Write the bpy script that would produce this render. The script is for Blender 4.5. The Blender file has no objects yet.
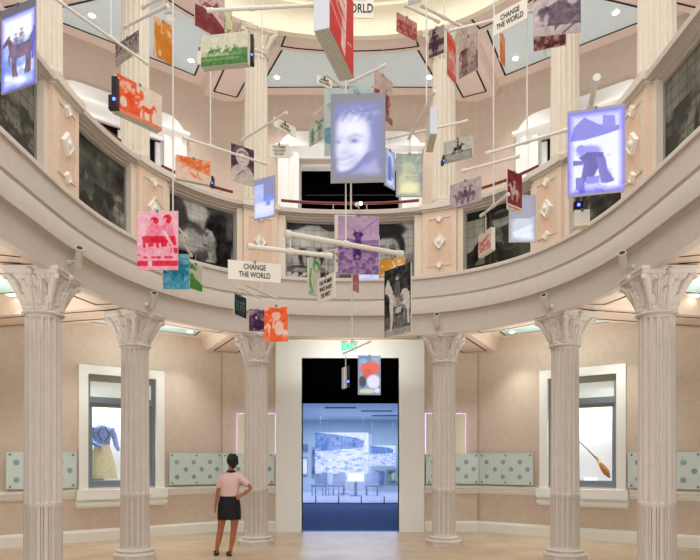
import bpy, math, random
import numpy as np
from mathutils import Vector
random.seed(4)
R = math.radians
C = bpy.context.scene.collection
F_PX, HZ, CX, EYE = 620.0, 460.0, 350.0, 1.55

def PX(px, py, D):                       # a pixel at a depth -> world point
    return Vector(((px - CX) * D / F_PX, D, EYE + (HZ - py) * D / F_PX))

# ------------------------------------------------------------------ materials
def lin(h):
    if isinstance(h, str):
        h = h.lstrip('#'); c = [int(h[i:i+2], 16) / 255 for i in (0, 2, 4)]
    else: c = list(h)
    return [(x / 12.92 if x <= .04045 else ((x + .055) / 1.055) ** 2.4) for x in c]

def mat(name, col, rough=.6, metal=0., noise=0., nscale=6., bump=0., bscale=60., emit=None, estr=0., spec=.4):
    m = bpy.data.materials.new(name); m.use_nodes = True
    nt = m.node_tree; b = nt.nodes['Principled BSDF']
    c = lin(col)
    b.inputs['Base Color'].default_value = (*c, 1)
    b.inputs['Roughness'].default_value = rough
    b.inputs['Metallic'].default_value = metal
    b.inputs['Specular IOR Level'].default_value = spec
    tc = None
    if noise or bump:
        tc = nt.nodes.new('ShaderNodeTexCoord')
    if noise:
        n = nt.nodes.new('ShaderNodeTexNoise'); n.inputs['Scale'].default_value = nscale; n.inputs['Detail'].default_value = 6
        r = nt.nodes.new('ShaderNodeValToRGB')
        r.color_ramp.elements[0].position = .3; r.color_ramp.elements[1].position = .7
        r.color_ramp.elements[0].color = (*[x * (1 - noise) for x in c], 1)
        r.color_ramp.elements[1].color = (*[min(1, x * (1 + noise)) for x in c], 1)
        nt.links.new(tc.outputs['Object'], n.inputs['Vector']); nt.links.new(n.outputs['Fac'], r.inputs['Fac'])
        nt.links.new(r.outputs['Color'], b.inputs['Base Color'])
    if bump:
        n2 = nt.nodes.new('ShaderNodeTexNoise'); n2.inputs['Scale'].default_value = bscale; n2.inputs['Detail'].default_value = 4
        bp = nt.nodes.new('ShaderNodeBump'); bp.inputs['Strength'].default_value = bump; bp.inputs['Distance'].default_value = .02
        nt.links.new(tc.outputs['Object'], n2.inputs['Vector']); nt.links.new(n2.outputs['Fac'], bp.inputs['Height'])
        nt.links.new(bp.outputs['Normal'], b.inputs['Normal'])
    if emit is not None:
        b.inputs['Emission Color'].default_value = (*lin(emit), 1); b.inputs['Emission Strength'].default_value = estr
    return m

def mat_print(name, rough=.5, estr=0.):   # picture colours of the panel; estr puts projected light in as emission
    m = bpy.data.materials.new(name); m.use_nodes = True
    nt = m.node_tree; b = nt.nodes['Principled BSDF']
    a = nt.nodes.new('ShaderNodeAttribute'); a.attribute_name = 'ink'
    b.inputs['Roughness'].default_value = rough; b.inputs['Specular IOR Level'].default_value = .12
    nt.links.new(a.outputs['Color'], b.inputs['Base Color'])
    if estr:
        nt.links.new(a.outputs['Color'], b.inputs['Emission Color'])
        b.inputs['Emission Strength'].default_value = estr
        b.inputs['Base Color'].default_value = (.05, .05, .055, 1)
        nt.links.remove(b.inputs['Base Color'].links[0])
    return m

def mat_perf(name, col, dark, scale):      # perforated sheet
    m = mat(name, col, .5); nt = m.node_tree; b = nt.nodes['Principled BSDF']
    tc = nt.nodes.new('ShaderNodeTexCoord'); v = nt.nodes.new('ShaderNodeTexVoronoi')
    v.inputs['Scale'].default_value = scale; v.inputs['Randomness'].default_value = 0
    r = nt.nodes.new('ShaderNodeValToRGB'); r.color_ramp.interpolation = 'CONSTANT'
    r.color_ramp.elements[0].color = (*lin(dark), 1); r.color_ramp.elements[1].color = (*lin(col), 1); r.color_ramp.elements[1].position = .32
    nt.links.new(tc.outputs['Object'], v.inputs['Vector']); nt.links.new(v.outputs['Distance'], r.inputs['Fac'])
    nt.links.new(r.outputs['Color'], b.inputs['Base Color'])
    return m

def mat_frost(name, col, alpha):
    m = mat(name, col, .25, spec=.5); b = m.node_tree.nodes['Principled BSDF']
    b.inputs['Alpha'].default_value = alpha
    return m

def mat_glass(name, col, alpha):
    m = bpy.data.materials.new(name); m.use_nodes = True; nt = m.node_tree
    nt.nodes.remove(nt.nodes['Principled BSDF']); o = nt.nodes['Material Output']
    t = nt.nodes.new('ShaderNodeBsdfTransparent'); t.inputs[0].default_value = (*lin(col), 1)
    g = nt.nodes.new('ShaderNodeBsdfGlossy'); g.inputs['Roughness'].default_value = .03
    x = nt.nodes.new('ShaderNodeMixShader'); x.inputs[0].default_value = alpha
    nt.links.new(t.outputs[0], x.inputs[1]); nt.links.new(g.outputs[0], x.inputs[2]); nt.links.new(x.outputs[0], o.inputs[0])
    return m

M = dict(
    wall=mat('wall_plaster', '#d1c0b0', .85, noise=.05, nscale=9, bump=.12, bscale=90),
    wall_up=mat('wall_plaster_upper', '#cab8a8', .85, noise=.04, nscale=9, bump=.1, bscale=90),
    stone=mat('column_cast_stone', '#cfc6be', .7, noise=.03, nscale=5, bump=.12, bscale=50),
    stone_up=mat('upper_column_stone', '#d2c8b8', .7, noise=.03, nscale=5, bump=.1, bscale=50),
    frieze=mat('balcony_plaster', '#c3b9b0', .75, noise=.03, nscale=14, bump=.12, bscale=80),
    cap=mat('balcony_cap_stone', '#cfc8bd', .6, noise=.02, nscale=6),
    peach=mat('pilaster_peach', '#dcc4ae', .75, noise=.03, nscale=10),
    peach_dk=mat('pilaster_inset_peach', '#d6b9a2', .75, noise=.03, nscale=10),
    cream=mat('cream_moulding', '#d9cdbc', .7, noise=.02, nscale=5),
    ringc=mat('ring_cream_paint', '#e4dcc4', .75, noise=.02, nscale=4),
    soffit=mat('soffit_peach_paint', '#dcc6b2', .8, noise=.02, nscale=4),
    soffit_up=mat('upper_soffit_paint', '#dcc9bc', .8, noise=.02, nscale=4),
    coffer=mat('coffer_cream_paint', '#e0d0bc', .8),
    aqua=mat('coffer_aqua_paint', '#c2dfd8', .7, noise=.02, nscale=3),
    bluegrey=mat('coffer_pale_blue_paint', '#d2dfe2', .7, noise=.02, nscale=3),
    slot=mat('black_slot', '#0d0c0c', .6),
    white=mat('white_paint', '#efefec', .55),
    whitewarm=mat('white_trim_paint', '#e9e7e0', .5),
    steel=mat('grey_window_frame', '#8793a0', .4, metal=.3),
    steeldk=mat('grey_window_head', '#86847c', .5),
    muralframe=mat('grey_mural_frame', '#8e8880', .5),
    diam=mat('pale_cast_diamond', '#e6e0d6', .6),
    rod=mat('cream_white_rod', '#d9d6cb', .4, spec=.5),
    cable=mat('hanging_wire', '#cfcac0', .4),
    board=mat('hanging_panel_board', '#d8d4c6', .6),
    boardgrey=mat('projection_panel_grey', '#a8a3a0', .6),
    perf=mat_perf('perforated_sheet', '#cfd3dc', '#5f6880', 40),
    vent=mat_perf('vented_underside', '#c6c8b8', '#7d8373', 48),
    black=mat('black_plastic', '#0c0c0e', .4),
    blackvoid=mat('black_screen_header', '#020203', 1., spec=0),
    chrome=mat('chrome', '#c8cad0', .2, metal=1),
    rail=mat('handrail_wood', '#6e2b1b', .35, noise=.15, nscale=20),
    ink=mat('sign_lettering', '#1c1c22', .6),
    print=mat_print('picture_print'),
    mural=mat_print('mural_tile_print', .3),
    glow=mat_print('projected_picture', .6, 1.1),
    lens=mat('blue_lens', '#2030d0', .3, emit='#4a5cff', estr=6),
    bulb=mat('downlight_bulb', '#ffffff', .4, emit='#fff4e4', estr=28),
    exit=mat('exit_letters', '#10c880', .4, emit='#1fe6a0', estr=1.3),
    frost=mat_frost('frosted_glass', '#d8e8e5', .86),
    frost2=mat_frost('frosted_glass_sheet', '#bcd8d5', .5),
    stud=mat('grey_standoff', '#6f7a80', .4, metal=.6),
    disc=mat_frost('etched_diamond', '#a9bfc4', .55),
    lightbox=mat('backlit_panel', '#ebe7d8', .6),
    glowedge=mat('violet_edge_light', '#d8c8ff', .5, emit='#d6c4ff', estr=1.2),
    skin=mat('skin', '#a9674a', .55),
    hair=mat('black_hair', '#0b0a0c', .5, bump=.3, bscale=120),
    knit=mat('pink_knit', '#dcb9b6', .8, bump=.2, bscale=200),
    skirt=mat('black_skirt', '#0b0b0e', .75),
    shoe=mat('black_leather', '#0f0d0d', .45),
    casewhite=mat('case_white', '#f2f3f5', .6),
    denim=mat('blue_blouse', '#8faae6', .7, noise=.3, nscale=30),
    fringe=mat('cream_skirt', '#d6d0b0', .8, noise=.15, nscale=40),
    leather=mat('tan_leather', '#a8702c', .5),
    carpet=mat('blue_carpet', '#3a5a98', .95, noise=.2, nscale=40),
    bluewall=mat('gallery_wall', '#bccdd8', .8),
    grey=mat('grey_furniture', '#8f98b5', .6),
    clear=mat_glass('clear_glass', '#eef2ff', .05),
    uppane=mat('dark_blue_pane', '#07080e', .6, spec=.1, emit='#2a45c8', estr=.0),
    bluepane=mat('blue_lit_pane', '#2440c0', .3, emit='#3454e0', estr=.75),
)
# warm polished concrete floor
def floor_mat():
    m = mat('polished_floor', '#c7a783', .32, spec=.5); nt = m.node_tree; b = nt.nodes['Principled BSDF']
    tc = nt.nodes.new('ShaderNodeTexCoord')
    n = nt.nodes.new('ShaderNodeTexNoise'); n.inputs['Scale'].default_value = .9; n.inputs['Detail'].default_value = 9; n.inputs['Roughness'].default_value = .65
    r = nt.nodes.new('ShaderNodeValToRGB'); e = r.color_ramp.elements
    e[0].position = .32; e[0].color = (*lin('#a98c6c'), 1); e[1].position = .68; e[1].color = (*lin('#cfbda4'), 1)
    x = e.new(.5); x.color = (*lin('#c0a88c'), 1)
    n2 = nt.nodes.new('ShaderNodeTexNoise'); n2.inputs['Scale'].default_value = 5; n2.inputs['Detail'].default_value = 5
    mr = nt.nodes.new('ShaderNodeMapRange'); mr.inputs['To Min'].default_value = .22; mr.inputs['To Max'].default_value = .42
    for nn in (n, n2): nt.links.new(tc.outputs['Object'], nn.inputs['Vector'])
    nt.links.new(n.outputs['Fac'], r.inputs['Fac']); nt.links.new(r.outputs['Color'], b.inputs['Base Color'])
    nt.links.new(n2.outputs['Fac'], mr.inputs['Value']); nt.links.new(mr.outputs['Result'], b.inputs['Roughness'])
    return m
M['floor'] = floor_mat()

# ------------------------------------------------------------------ mesh helpers
class MB:
    def __init__(s): s.v = []; s.f = []; s.mi = []; s.mats = []
    def midx(s, m):
        if m is None: return 0
        if m not in s.mats: s.mats.append(m)
        return s.mats.index(m)
    def add(s, vs, fs, m=None):
        k = len(s.v); i = s.midx(m)
        s.v += [tuple(x) for x in vs]
        for f in fs: s.f.append([k + a for a in f]); s.mi.append(i)
    def box(s, x0, x1, y0, y1, z0, z1, m=None):
        s.add([(x0,y0,z0),(x1,y0,z0),(x1,y1,z0),(x0,y1,z0),(x0,y0,z1),(x1,y0,z1),(x1,y1,z1),(x0,y1,z1)],
              [(0,3,2,1),(4,5,6,7),(0,1,5,4),(1,2,6,5),(2,3,7,6),(3,0,4,7)], m)
    def hexa(s, b, t, m=None):              # four bottom points, four top points
        s.add(list(b) + list(t), [(0,3,2,1),(4,5,6,7),(0,1,5,4),(1,2,6,5),(2,3,7,6),(3,0,4,7)], m)
    def tube(s, pts, r, n=10, m=None, caps=True):
        pts = [Vector(p) for p in pts]; rs = r if isinstance(r, (list, tuple)) else [r] * len(pts)
        vs = []; prev = None
        for i, p in enumerate(pts):
            t = (pts[min(i+1, len(pts)-1)] - pts[max(i-1, 0)]).normalized()
            if prev is None:
                a = Vector((0,0,1)) if abs(t.z) < .9 else Vector((1,0,0)); u = t.cross(a).normalized()
            else: u = (prev - t * prev.dot(t)).normalized()
            prev = u; w = t.cross(u)
            for k in range(n):
                a = 2 * math.pi * k / n; vs.append(p + (u * math.cos(a) + w * math.sin(a)) * rs[i])
        fs = []
        for i in range(len(pts) - 1):
            for k in range(n): fs.append((i*n+k, i*n+(k+1) % n, (i+1)*n+(k+1) % n, (i+1)*n+k))
        if caps: fs.append(tuple(range(n))[::-1]); fs.append(tuple((len(pts)-1)*n + k for k in range(n)))
        s.add(vs, fs, m)
    def lathe(s, prof, n=32, c=(0,0,0), m=None, caps=True, rot=0):
        vs = []; fs = []
        for r, z in prof:
            for k in range(n):
                a = 2 * math.pi * k / n + rot; vs.append((c[0] + r * math.cos(a), c[1] + r * math.sin(a), c[2] + z))
        for i in range(len(prof) - 1):
            for k in range(n): fs.append((i*n+k, i*n+(k+1) % n, (i+1)*n+(k+1) % n, (i+1)*n+k))
        if caps: fs.append(tuple(range(n))[::-1]); fs.append(tuple((len(prof)-1)*n + k for k in range(n)))
        s.add(vs, fs, m)
    def ell(s, c, rx, ry, rz, n=16, k=10, m=None):
        s.lathe_like(c, rx, ry, rz, n, k, m)
    def lathe_like(s, c, rx, ry, rz, n, k, m):
        vs = [(c[0], c[1], c[2] - rz)]
        for i in range(1, k):
            a = -math.pi/2 + math.pi * i / k
            for j in range(n):
                b = 2 * math.pi * j / n
                vs.append((c[0] + rx*math.cos(a)*math.cos(b), c[1] + ry*math.cos(a)*math.sin(b), c[2] + rz*math.sin(a)))
        vs.append((c[0], c[1], c[2] + rz)); L = len(vs) - 1; fs = []
        for j in range(n):
            fs.append((0, 1 + (j+1) % n, 1 + j)); fs.append((L, L - n + j, L - n + (j+1) % n))
        for i in range(k - 2):
            for j in range(n): fs.append((1+i*n+j, 1+i*n+(j+1) % n, 1+(i+1)*n+(j+1) % n, 1+(i+1)*n+j))
        s.add(vs, fs, m)
    def build(s, name, m=None, parent=None, smooth=False, loc=None):
        me = bpy.data.meshes.new(name); me.from_pydata(s.v, [], s.f)
        if m is not None and not s.mats: me.materials.append(m)
        else:
            for x in s.mats: me.materials.append(x)
            me.polygons.foreach_set('material_index', s.mi)
        if smooth:
            me.polygons.foreach_set('use_smooth', [True] * len(me.polygons))
            try: me.set_sharp_from_angle(angle=R(38))
            except Exception: pass
        me.update()
        o = bpy.data.objects.new(name, me); C.objects.link(o)
        if parent: o.parent = parent
        if loc is not None: o.location = loc
        return o

def tag(o, label=None, cat=None, group=None, kind=None):
    if label: o['label'] = label
    if cat: o['category'] = cat
    if group: o['group'] = group
    if kind: o['kind'] = kind
    return o
def thing(name, label, cat, loc=(0,0,0), rz=0, group=None):
    o = bpy.data.objects.new(name, None); C.objects.link(o); o.empty_display_size = .1
    o.location = loc; o.rotation_euler = (0, 0, rz)
    return tag(o, label, cat, group)
def struct(name, mb, m=None, label=None, parent=None, smooth=False):
    o = mb.build(name, m, parent, smooth); o['kind'] = 'structure'
    if label: o['label'] = label
    return o
def copy_tree(o, parent=None):
    c = o.copy(); C.objects.link(c)
    if parent is not None: c.parent = parent
    for ch in list(o.children): copy_tree(ch, c)
    return c

def text_mesh(name, body, size, m, parent, loc, rot=(R(90), 0, 0), sx=.74, bold=.018, ext=.002, line=.95):
    cu = bpy.data.curves.new('tmp_text', 'FONT'); cu.body = body; cu.align_x = 'CENTER'; cu.align_y = 'CENTER'
    cu.size = size; cu.offset = bold * size; cu.extrude = ext; cu.resolution_u = 3; cu.space_line = line
    t = bpy.data.objects.new('tmp_text', cu); C.objects.link(t)
    dg = bpy.context.evaluated_depsgraph_get(); dg.update()
    me = bpy.data.meshes.new_from_object(t.evaluated_get(dg)); me.name = name
    bpy.data.objects.remove(t); bpy.data.curves.remove(cu)
    for v in me.vertices: v.co.x *= sx
    me.materials.clear(); me.materials.append(m)
    o = bpy.data.objects.new(name, me); C.objects.link(o); o.parent = parent; o.location = loc; o.rotation_euler = rot
    return o
# ------------------------------------------------------------------ the plan of the rotunda
A_, C_, B_, P_ = 3.53, 7.0, 4.33, 2.45
def build_curve():
    pts = []
    n = 400
    for i in range(n + 1):
        t = math.pi / 2 * i / n          # 0 = centre far, pi/2 = side
        x = A_ * math.sin(t) ** (2 / P_); y = C_ + B_ * max(0, math.cos(t)) ** (2 / P_)
        pts.append((x, y))
    y = C_
    while y > -1.0:
        y -= .25; pts.append((A_, y))
    half = np.array(pts)
    d = np.r_[0, np.cumsum(np.hypot(*np.diff(half, axis=0).T))]
    s = np.arange(0, d[-1], .04)
    hx = np.interp(s, d, half[:, 0]); hy = np.interp(s, d, half[:, 1])
    X = np.r_[-hx[::-1], hx[1:]]; Y = np.r_[hy[::-1], hy[1:]]; S = np.r_[-s[::-1], s[1:]]
    for _ in range(6):
        X[1:-1] = (X[:-2] + 2*X[1:-1] + X[2:]) / 4; Y[1:-1] = (Y[:-2] + 2*Y[1:-1] + Y[2:]) / 4
    return S, X, Y
S_, X_, Y_ = build_curve()
TX = np.gradient(X_); TY = np.gradient(Y_); LN = np.hypot(TX, TY); TX /= LN; TY /= LN
SMAX = S_[-1] - .05
def fz(s, off=0.):                        # point of the balcony curve, off metres outward from its face
    x = np.interp(s, S_, X_); y = np.interp(s, S_, Y_); tx = np.interp(s, S_, TX); ty = np.interp(s, S_, TY)
    l = math.hypot(tx, ty); nx, ny = -ty / l, tx / l
    return float(x + nx * off), float(y + ny * off)
def s_near(x, y):
    return float(S_[np.argmin((X_ - x) ** 2 + (Y_ - y) ** 2)])
COL_R = [(1.725, 11.38), (3.38, 9.75), (3.77, 7.62), (3.86, 5.5), (3.86, 3.4)]
SC = [s_near(x, y) for x, y in COL_R]     # stations of the columns on the right; left is the mirror
# outer walls: octagon corners
K = [(2.78, 13.45), (6.5, 10.55), (7.3, 6.6), (7.3, 3.2), (7.3, 0.)]
ST_S = [-SMAX] + [-s for s in SC[::-1]] + [0] + SC + [SMAX]
ST_W = [(-7.3, -1.2)] + [(-x, y) for x, y in K[::-1]] + [(0, 13.45)] + K + [(7.3, -1.2)]
def wall_at(s):
    return float(np.interp(s, ST_S, [w[0] for w in ST_W])), float(np.interp(s, ST_S, [w[1] for w in ST_W]))
def rad(s, a):                            # a: metres from the balcony face toward the wall (negative = metres back from the wall)
    p = Vector(fz(s)); w = Vector(wall_at(s)); d = (w - p); L = d.length
    t = a / L if a >= 0 else 1 + a / L
    return p + d * t

def sweep(mb, s0, s1, prof, step=.08, m=None, closed=True, caps=True):
    n = max(2, int(abs(s1 - s0) / step) + 1); k = len(prof); vs = []
    for i in range(n):
        s = s0 + (s1 - s0) * i / (n - 1)
        for o, z in prof:
            x, y = fz(s, o); vs.append((x, y, z))
    fs = []; kk = k if closed else k - 1
    for i in range(n - 1):
        for j in range(kk): fs.append((i*k+j, (i+1)*k+j, (i+1)*k+(j+1) % k, i*k+(j+1) % k))
    if closed and caps: fs.append(tuple(range(k))); fs.append(tuple((n-1)*k + j for j in range(k))[::-1])
    mb.add(vs, fs, m)

# ------------------------------------------------------------------ floor, outer walls
mb = MB()
wl = [(x, y) for x, y in ST_W]
mb.add([(x, y, 0) for x, y in wl], [tuple(range(len(wl)))[::-1]])
struct('floor', mb, M['floor'], 'polished tan concrete floor of the rotunda')

ZLC, ZLS = 4.12, 3.86        # lower coffer ceiling, lower soffit
ZUC, ZUS = 9.47, 9.33        # upper coffer ceiling, upper soffit
def wall_quad(mb, p, q, z0, z1, th=.3, holes=(), m=None):
    """a wall panel from p to q (interior face), with rectangular openings (u0,u1,z0,z1)"""
    p = Vector(p); q = Vector(q); d = (q - p); L = d.length; d /= L; nrm = Vector((-d.y, d.x))
    us = sorted({0, L, *[h[0] for h in holes], *[h[1] for h in holes]}); zs = sorted({z0, z1, *[h[2] for h in holes], *[h[3] for h in holes]})
    def pt(u, z, b=0): a = p + d * u + nrm * b; return (a.x, a.y, z)
    for i in range(len(us) - 1):
        for j in range(len(zs) - 1):
            u0, u1, a, b = us[i], us[i+1], zs[j], zs[j+1]
            if any(h[0] <= u0 and u1 <= h[1] and h[2] <= a and b <= h[3] for h in holes): continue
            mb.hexa([pt(u0, a), pt(u1, a), pt(u1, a, th), pt(u0, a, th)], [pt(u0, b), pt(u1, b), pt(u1, b, th), pt(u0, b, th)], m)

class Wall:
    """local frame of one straight wall: u along, b outward (behind the face), z up. Left end p, right end q seen from inside"""
    def __init__(s, p, q):
        s.p = Vector(p); s.q = Vector(q); s.d = s.q - s.p; s.L = s.d.length; s.d /= s.L; s.n = Vector((-s.d.y, s.d.x))
        s.rz = math.atan2(s.d.y, s.d.x)
    def at(s, u, b=0, z=0): a = s.p + s.d * u + s.n * b; return Vector((a.x, a.y, z))
    def u_px(s, px):                      # where the sight line through image column px meets the wall
        k = (px - CX) / F_PX
        return (k * s.p.y - s.p.x) / (s.d.x - k * s.d.y)
WC = Wall((-2.78, 13.45), (2.78, 13.45))
WL = Wall((-6.5, 10.55), (-2.78, 13.45)); WR = Wall((2.78, 13.45), (6.5, 10.55))
WLL = Wall((-7.3, 6.6), (-6.5, 10.55)); WRR = Wall((6.5, 10.55), (7.3, 6.6))
WS1 = Wall((-7.3, -1.2), (-7.3, 6.6)); WS2 = Wall((7.3, 6.6), (7.3, -1.2))
uL0, uL1 = WL.u_px(78), WL.u_px(163.5)
winC = (uL0 + uL1) / 2; winW = (uL1 - uL0)
# window geometry (lower display windows), in wall L coordinates; the right one mirrors it
def mirror_u(w, u): return w.L - u
win_open = (winC - winW/2 + .17, winC + winW/2 - .17, 1.02, 3.18)
DO = (-1.045, 1.06, 0, 3.76)
PORT = (WL.u_px(118) - 1.2, WL.u_px(118) + 1.2)
def wall_set(name, W, low_hole, up_hole, label):
    mb = MB(); wall_quad(mb, W.p, W.q, 0, 4.95, holes=low_hole, m=M['wall'])
    wall_quad(mb, W.p, W.q, 4.95, 10.0, holes=up_hole, m=M['wall_up'])
    return struct(name, mb, None, label)
PU = (-1.0, 1.0, 4.95, 8.12)
wall_set('wall_back', WC, [(DO[0] + 2.78, DO[1] + 2.78, DO[2], DO[3])], [(2.78 - 1.12, 2.78 + 1.12, 4.95, 8.1)], 'beige rear wall of the hall around the doorway')
wall_set('wall_left', WL, [win_open], [(winC - 1.0, winC + 1.0, 4.95, 8.1)], 'beige angled wall on the left')
vR0, vR1 = WR.u_px(540), WR.u_px(627); wcR = (vR0 + vR1)/2
wr_open = (wcR - winW/2 + .17, wcR + winW/2 - .17, win_open[2], win_open[3])
ucPR = WR.u_px(580)
wall_set('wall_right', WR, [wr_open], [(ucPR - 1.0, ucPR + 1.0, 4.95, 8.1)], 'beige angled wall on the right')
for nm, W in (('wall_left_side', WLL), ('wall_right_side', WRR), ('wall_left_near', WS1), ('wall_right_near', WS2)):
    wall_set(nm, W, [], [], 'plain beige side wall beyond the columns')

def wall_strip(W, u0, u1, prof, m, name, label=None):
    """moulding: prof = list of (out, z), out = metres in front of the face"""
    mb = MB(); k = len(prof)
    vs = [W.at(u0, -o, z) for o, z in prof] + [W.at(u1, -o, z) for o, z in prof]
    fs = [(j, (j+1) % k, k + (j+1) % k, k + j) for j in range(k)] + [tuple(range(k))[::-1], tuple(range(k, 2*k))]
    mb.add(vs, fs); return struct(name, mb, m, label)
base_prof = [(0, 0), (.03, 0), (.03, .18), (.022, .2), (.012, .225), (0, .23)]
rail_prof = [(0, .83), (.025, .83), (.03, .86), (.045, .88), (.045, .93), (.07, .94), (.07, .985), (.06, 1.0), (0, 1.0)]
pO = 1.62   # half width of the portal
for nm, W, spans in (('left', WL, [(0, WL.L)]), ('back_left', WC, [(0, 2.78 - pO)]), ('back_right', WC, [(2.78 + pO, 5.56)]), ('right', WR, [(0, WR.L)]),
                     ('left_side', WLL, [(0, WLL.L)]), ('right_side', WRR, [(0, WRR.L)])):
    for a, b in spans: wall_strip(W, a, b, base_prof, M['whitewarm'], 'baseboard_' + nm)
sp = .06
tn = 1
for W, spans in ((WL, [(0, winC - winW/2 - sp), (winC + winW/2 + sp, WL.L)]), (WC, [(0, 2.78 - pO), (2.78 + pO, 5.56)]),
                 (WR, [(0, wcR - winW/2 - sp), (wcR + winW/2 + sp, WR.L)]), (WLL, [(0, WLL.L)]), (WRR, [(0, WRR.L)])):
    for a, b in spans:
        wall_strip(W, a, b, rail_prof, M['whitewarm'], 'trim_%d' % tn, 'white chair rail'); tn += 1
# vertical joint at the wall corners
for sx in (-1, 1):
    mb = MB(); mb.box(sx*2.78 - .006, sx*2.78 + .006, 13.43, 13.46, .23, 4.1); struct('trim_%d' % tn, mb, mat('wall_joint_line', '#b5a494', .8), 'vertical wall joint'); tn += 1

# ------------------------------------------------------------------ ceilings with coffers
def strip_along(mb, s0, s1, a0, a1, z, m=None, n=24, th=0.):
    vs = []
    for i in range(n + 1):
        s = s0 + (s1 - s0) * i / n
        p = rad(s, a0); q = rad(s, a1); vs += [(p.x, p.y, z), (q.x, q.y, z)]
    mb.add(vs, [(2*i, 2*i+1, 2*i+3, 2*i+2) for i in range(n)], m)
def outline(mb, s0, s1, a0, a1, z, w, m, gap=(0, 0)):
    """black reveal round a panel: two arcs and two radial ends"""
    for a in (a0, a1):
        strip_along(mb, s0, s1, a - w/2, a + w/2, z, m)
    for s in (s0, s1):
        p = rad(s, a0); q = rad(s, a1); d = (q - p).normalized(); t = Vector((-d.y, d.x)) * w / 2
        p -= d * w/2; q += d * w/2
        mb.add([(p.x+t.x, p.y+t.y, z), (p.x-t.x, p.y-t.y, z), (q.x-t.x, q.y-t.y, z), (q.x+t.x, q.y+t.y, z)], [(0,1,2,3)], m)
ALLS = [-s for s in SC[::-1]] + SC
def bay_row(s0, s1, a, delta):
    """the stretch of one row (a metres from the face) that keeps delta clear of the beams at s0 and s1"""
    def dist(s, sb):
        p = rad(s, a); o_ = rad(sb, .3); w_ = Vector(wall_at(sb)); d_ = (w_ - o_).normalized(); v = p - o_; return abs(v.x*d_.y - v.y*d_.x)
    ss = np.linspace(s0, s1, 160); lo = next((x for x in ss if dist(x, s0) >= delta), s0); hi = next((x for x in ss[::-1] if dist(x, s1) >= delta), s1)
    return lo, hi
def bay_panel(mb, ms, s0, s1, a0, a1, delta, z, matP, sw):
    n = 20; l0, h0 = bay_row(s0, s1, a0, delta); l1, h1 = bay_row(s0, s1, a1, delta)
    A_row = [rad(l0 + (h0 - l0)*i/n, a0) for i in range(n + 1)]; B_row = [rad(l1 + (h1 - l1)*i/n, a1) for i in range(n + 1)]
    if mb is not None: mb.add([(p.x, p.y, z) for p in A_row] + [(p.x, p.y, z) for p in B_row], [(i, n+1+i, n+2+i, i+1) for i in range(n)], matP)
    def line(P):
        for p, q in zip(P[:-1], P[1:]):
            d = (q - p).normalized(); t = Vector((-d.y, d.x))*sw/2; p = p - d*sw*.4; q = q + d*sw*.4; zz = z - .004
            ms.add([(p.x+t.x, p.y+t.y, zz), (p.x-t.x, p.y-t.y, zz), (q.x-t.x, q.y-t.y, zz), (q.x+t.x, q.y+t.y, zz)], [(0,1,2,3)])
    line(A_row); line(B_row); line([A_row[0], B_row[0]]); line([A_row[-1], B_row[-1]])
def ceiling_set(zc, zs, matS, matC, matP, label, ring=.62, bw=.40, sw=.035):
    mb = MB(); ms = MB()
    # ring soffit
    n = 240; vs = []
    for i in range(n + 1):
        s = -SMAX + 2 * SMAX * i / n
        p = Vector(fz(s, .12)); q = rad(s, ring); vs += [(p.x, p.y, zs), (q.x, q.y, zs), (q.x, q.y, zc + .02)]
    for i in range(n):
        k = 3 * i; mb.add([], [], matS)
    mb.add(vs, [f for i in range(n) for f in ((3*i, 3*i+1, 3*i+4, 3*i+3), (3*i+1, 3*i+2, 3*i+5, 3*i+4))], matS)
    # coffer field
    strip_along(mb, -SMAX, SMAX, ring, -.001, zc, matC, 240)
    sts = ALLS
    for s in sts:
        p = rad(s, ring - .1); w = Vector(wall_at(s)); d = (w - p).normalized(); t = Vector((-d.y, d.x)) * bw
        w = w - d * .02
        q = w + d * .06
        zb_ = zs - .004
        mb.hexa([(p.x+t.x, p.y+t.y, zb_), (p.x-t.x, p.y-t.y, zb_), (q.x-t.x, q.y-t.y, zb_), (q.x+t.x, q.y+t.y, zb_)],
                [(p.x+t.x*1.25, p.y+t.y*1.25, zc+.02), (p.x-t.x*1.25, p.y-t.y*1.25, zc+.02), (q.x-t.x*1.25, q.y-t.y*1.25, zc+.02), (q.x+t.x*1.25, q.y+t.y*1.25, zc+.02)], matS)
        # outlined panel under the beam
        z = zs - .009; p2 = rad(s, .42); q2 = w - d * .28
        for sg in (-1, 1):
            o = t * (.62 * sg); e = t.normalized() * sw / 2
            a = p2 + o; b = q2 + o
            ms.add([(a.x+e.x, a.y+e.y, z), (a.x-e.x, a.y-e.y, z), (b.x-e.x, b.y-e.y, z), (b.x+e.x, b.y+e.y, z)], [(0,1,2,3)])
        a = q2 + t * .62; b = q2 - t * .62; e = d * sw / 2
        ms.add([(a.x+e.x, a.y+e.y, z), (a.x-e.x, a.y-e.y, z), (b.x-e.x, b.y-e.y, z), (b.x+e.x, b.y+e.y, z)], [(0,1,2,3)])
    for i in range(len(sts) - 1):
        s0, s1 = sts[i], sts[i+1]
        g = .5
        outline(ms, s0 + g, s1 - g, .14, ring - .1, zs - .004, sw, None)
        bay_panel(mb, ms, s0, s1, ring + .14, -.30, bw*1.25 + .16, zc - .006, matP, sw)
    struct('ceiling' if zc > 6 else 'ceiling_lower', mb, None, label)
    global tn
    struct('trim_%d' % tn, ms, M['slot'], 'black reveal lines of the coffered ceiling'); tn += 1
ceiling_set(ZLC, ZLS, M['soffit'], M['coffer'], M['aqua'], 'peach coffered ceiling under the balcony with pale aqua panels')
ceiling_set(ZUC, ZUS, M['soffit_up'], M['soffit_up'], M['bluegrey'], 'peach coffered ceiling above the balcony with pale blue panels', ring=.56)
# balcony floor
mb = MB(); strip_along(mb, -SMAX, SMAX, .2, -.001, 5.08, None, 120); struct('floor_balcony', mb, M['cap'], 'floor of the upper balcony')

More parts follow.
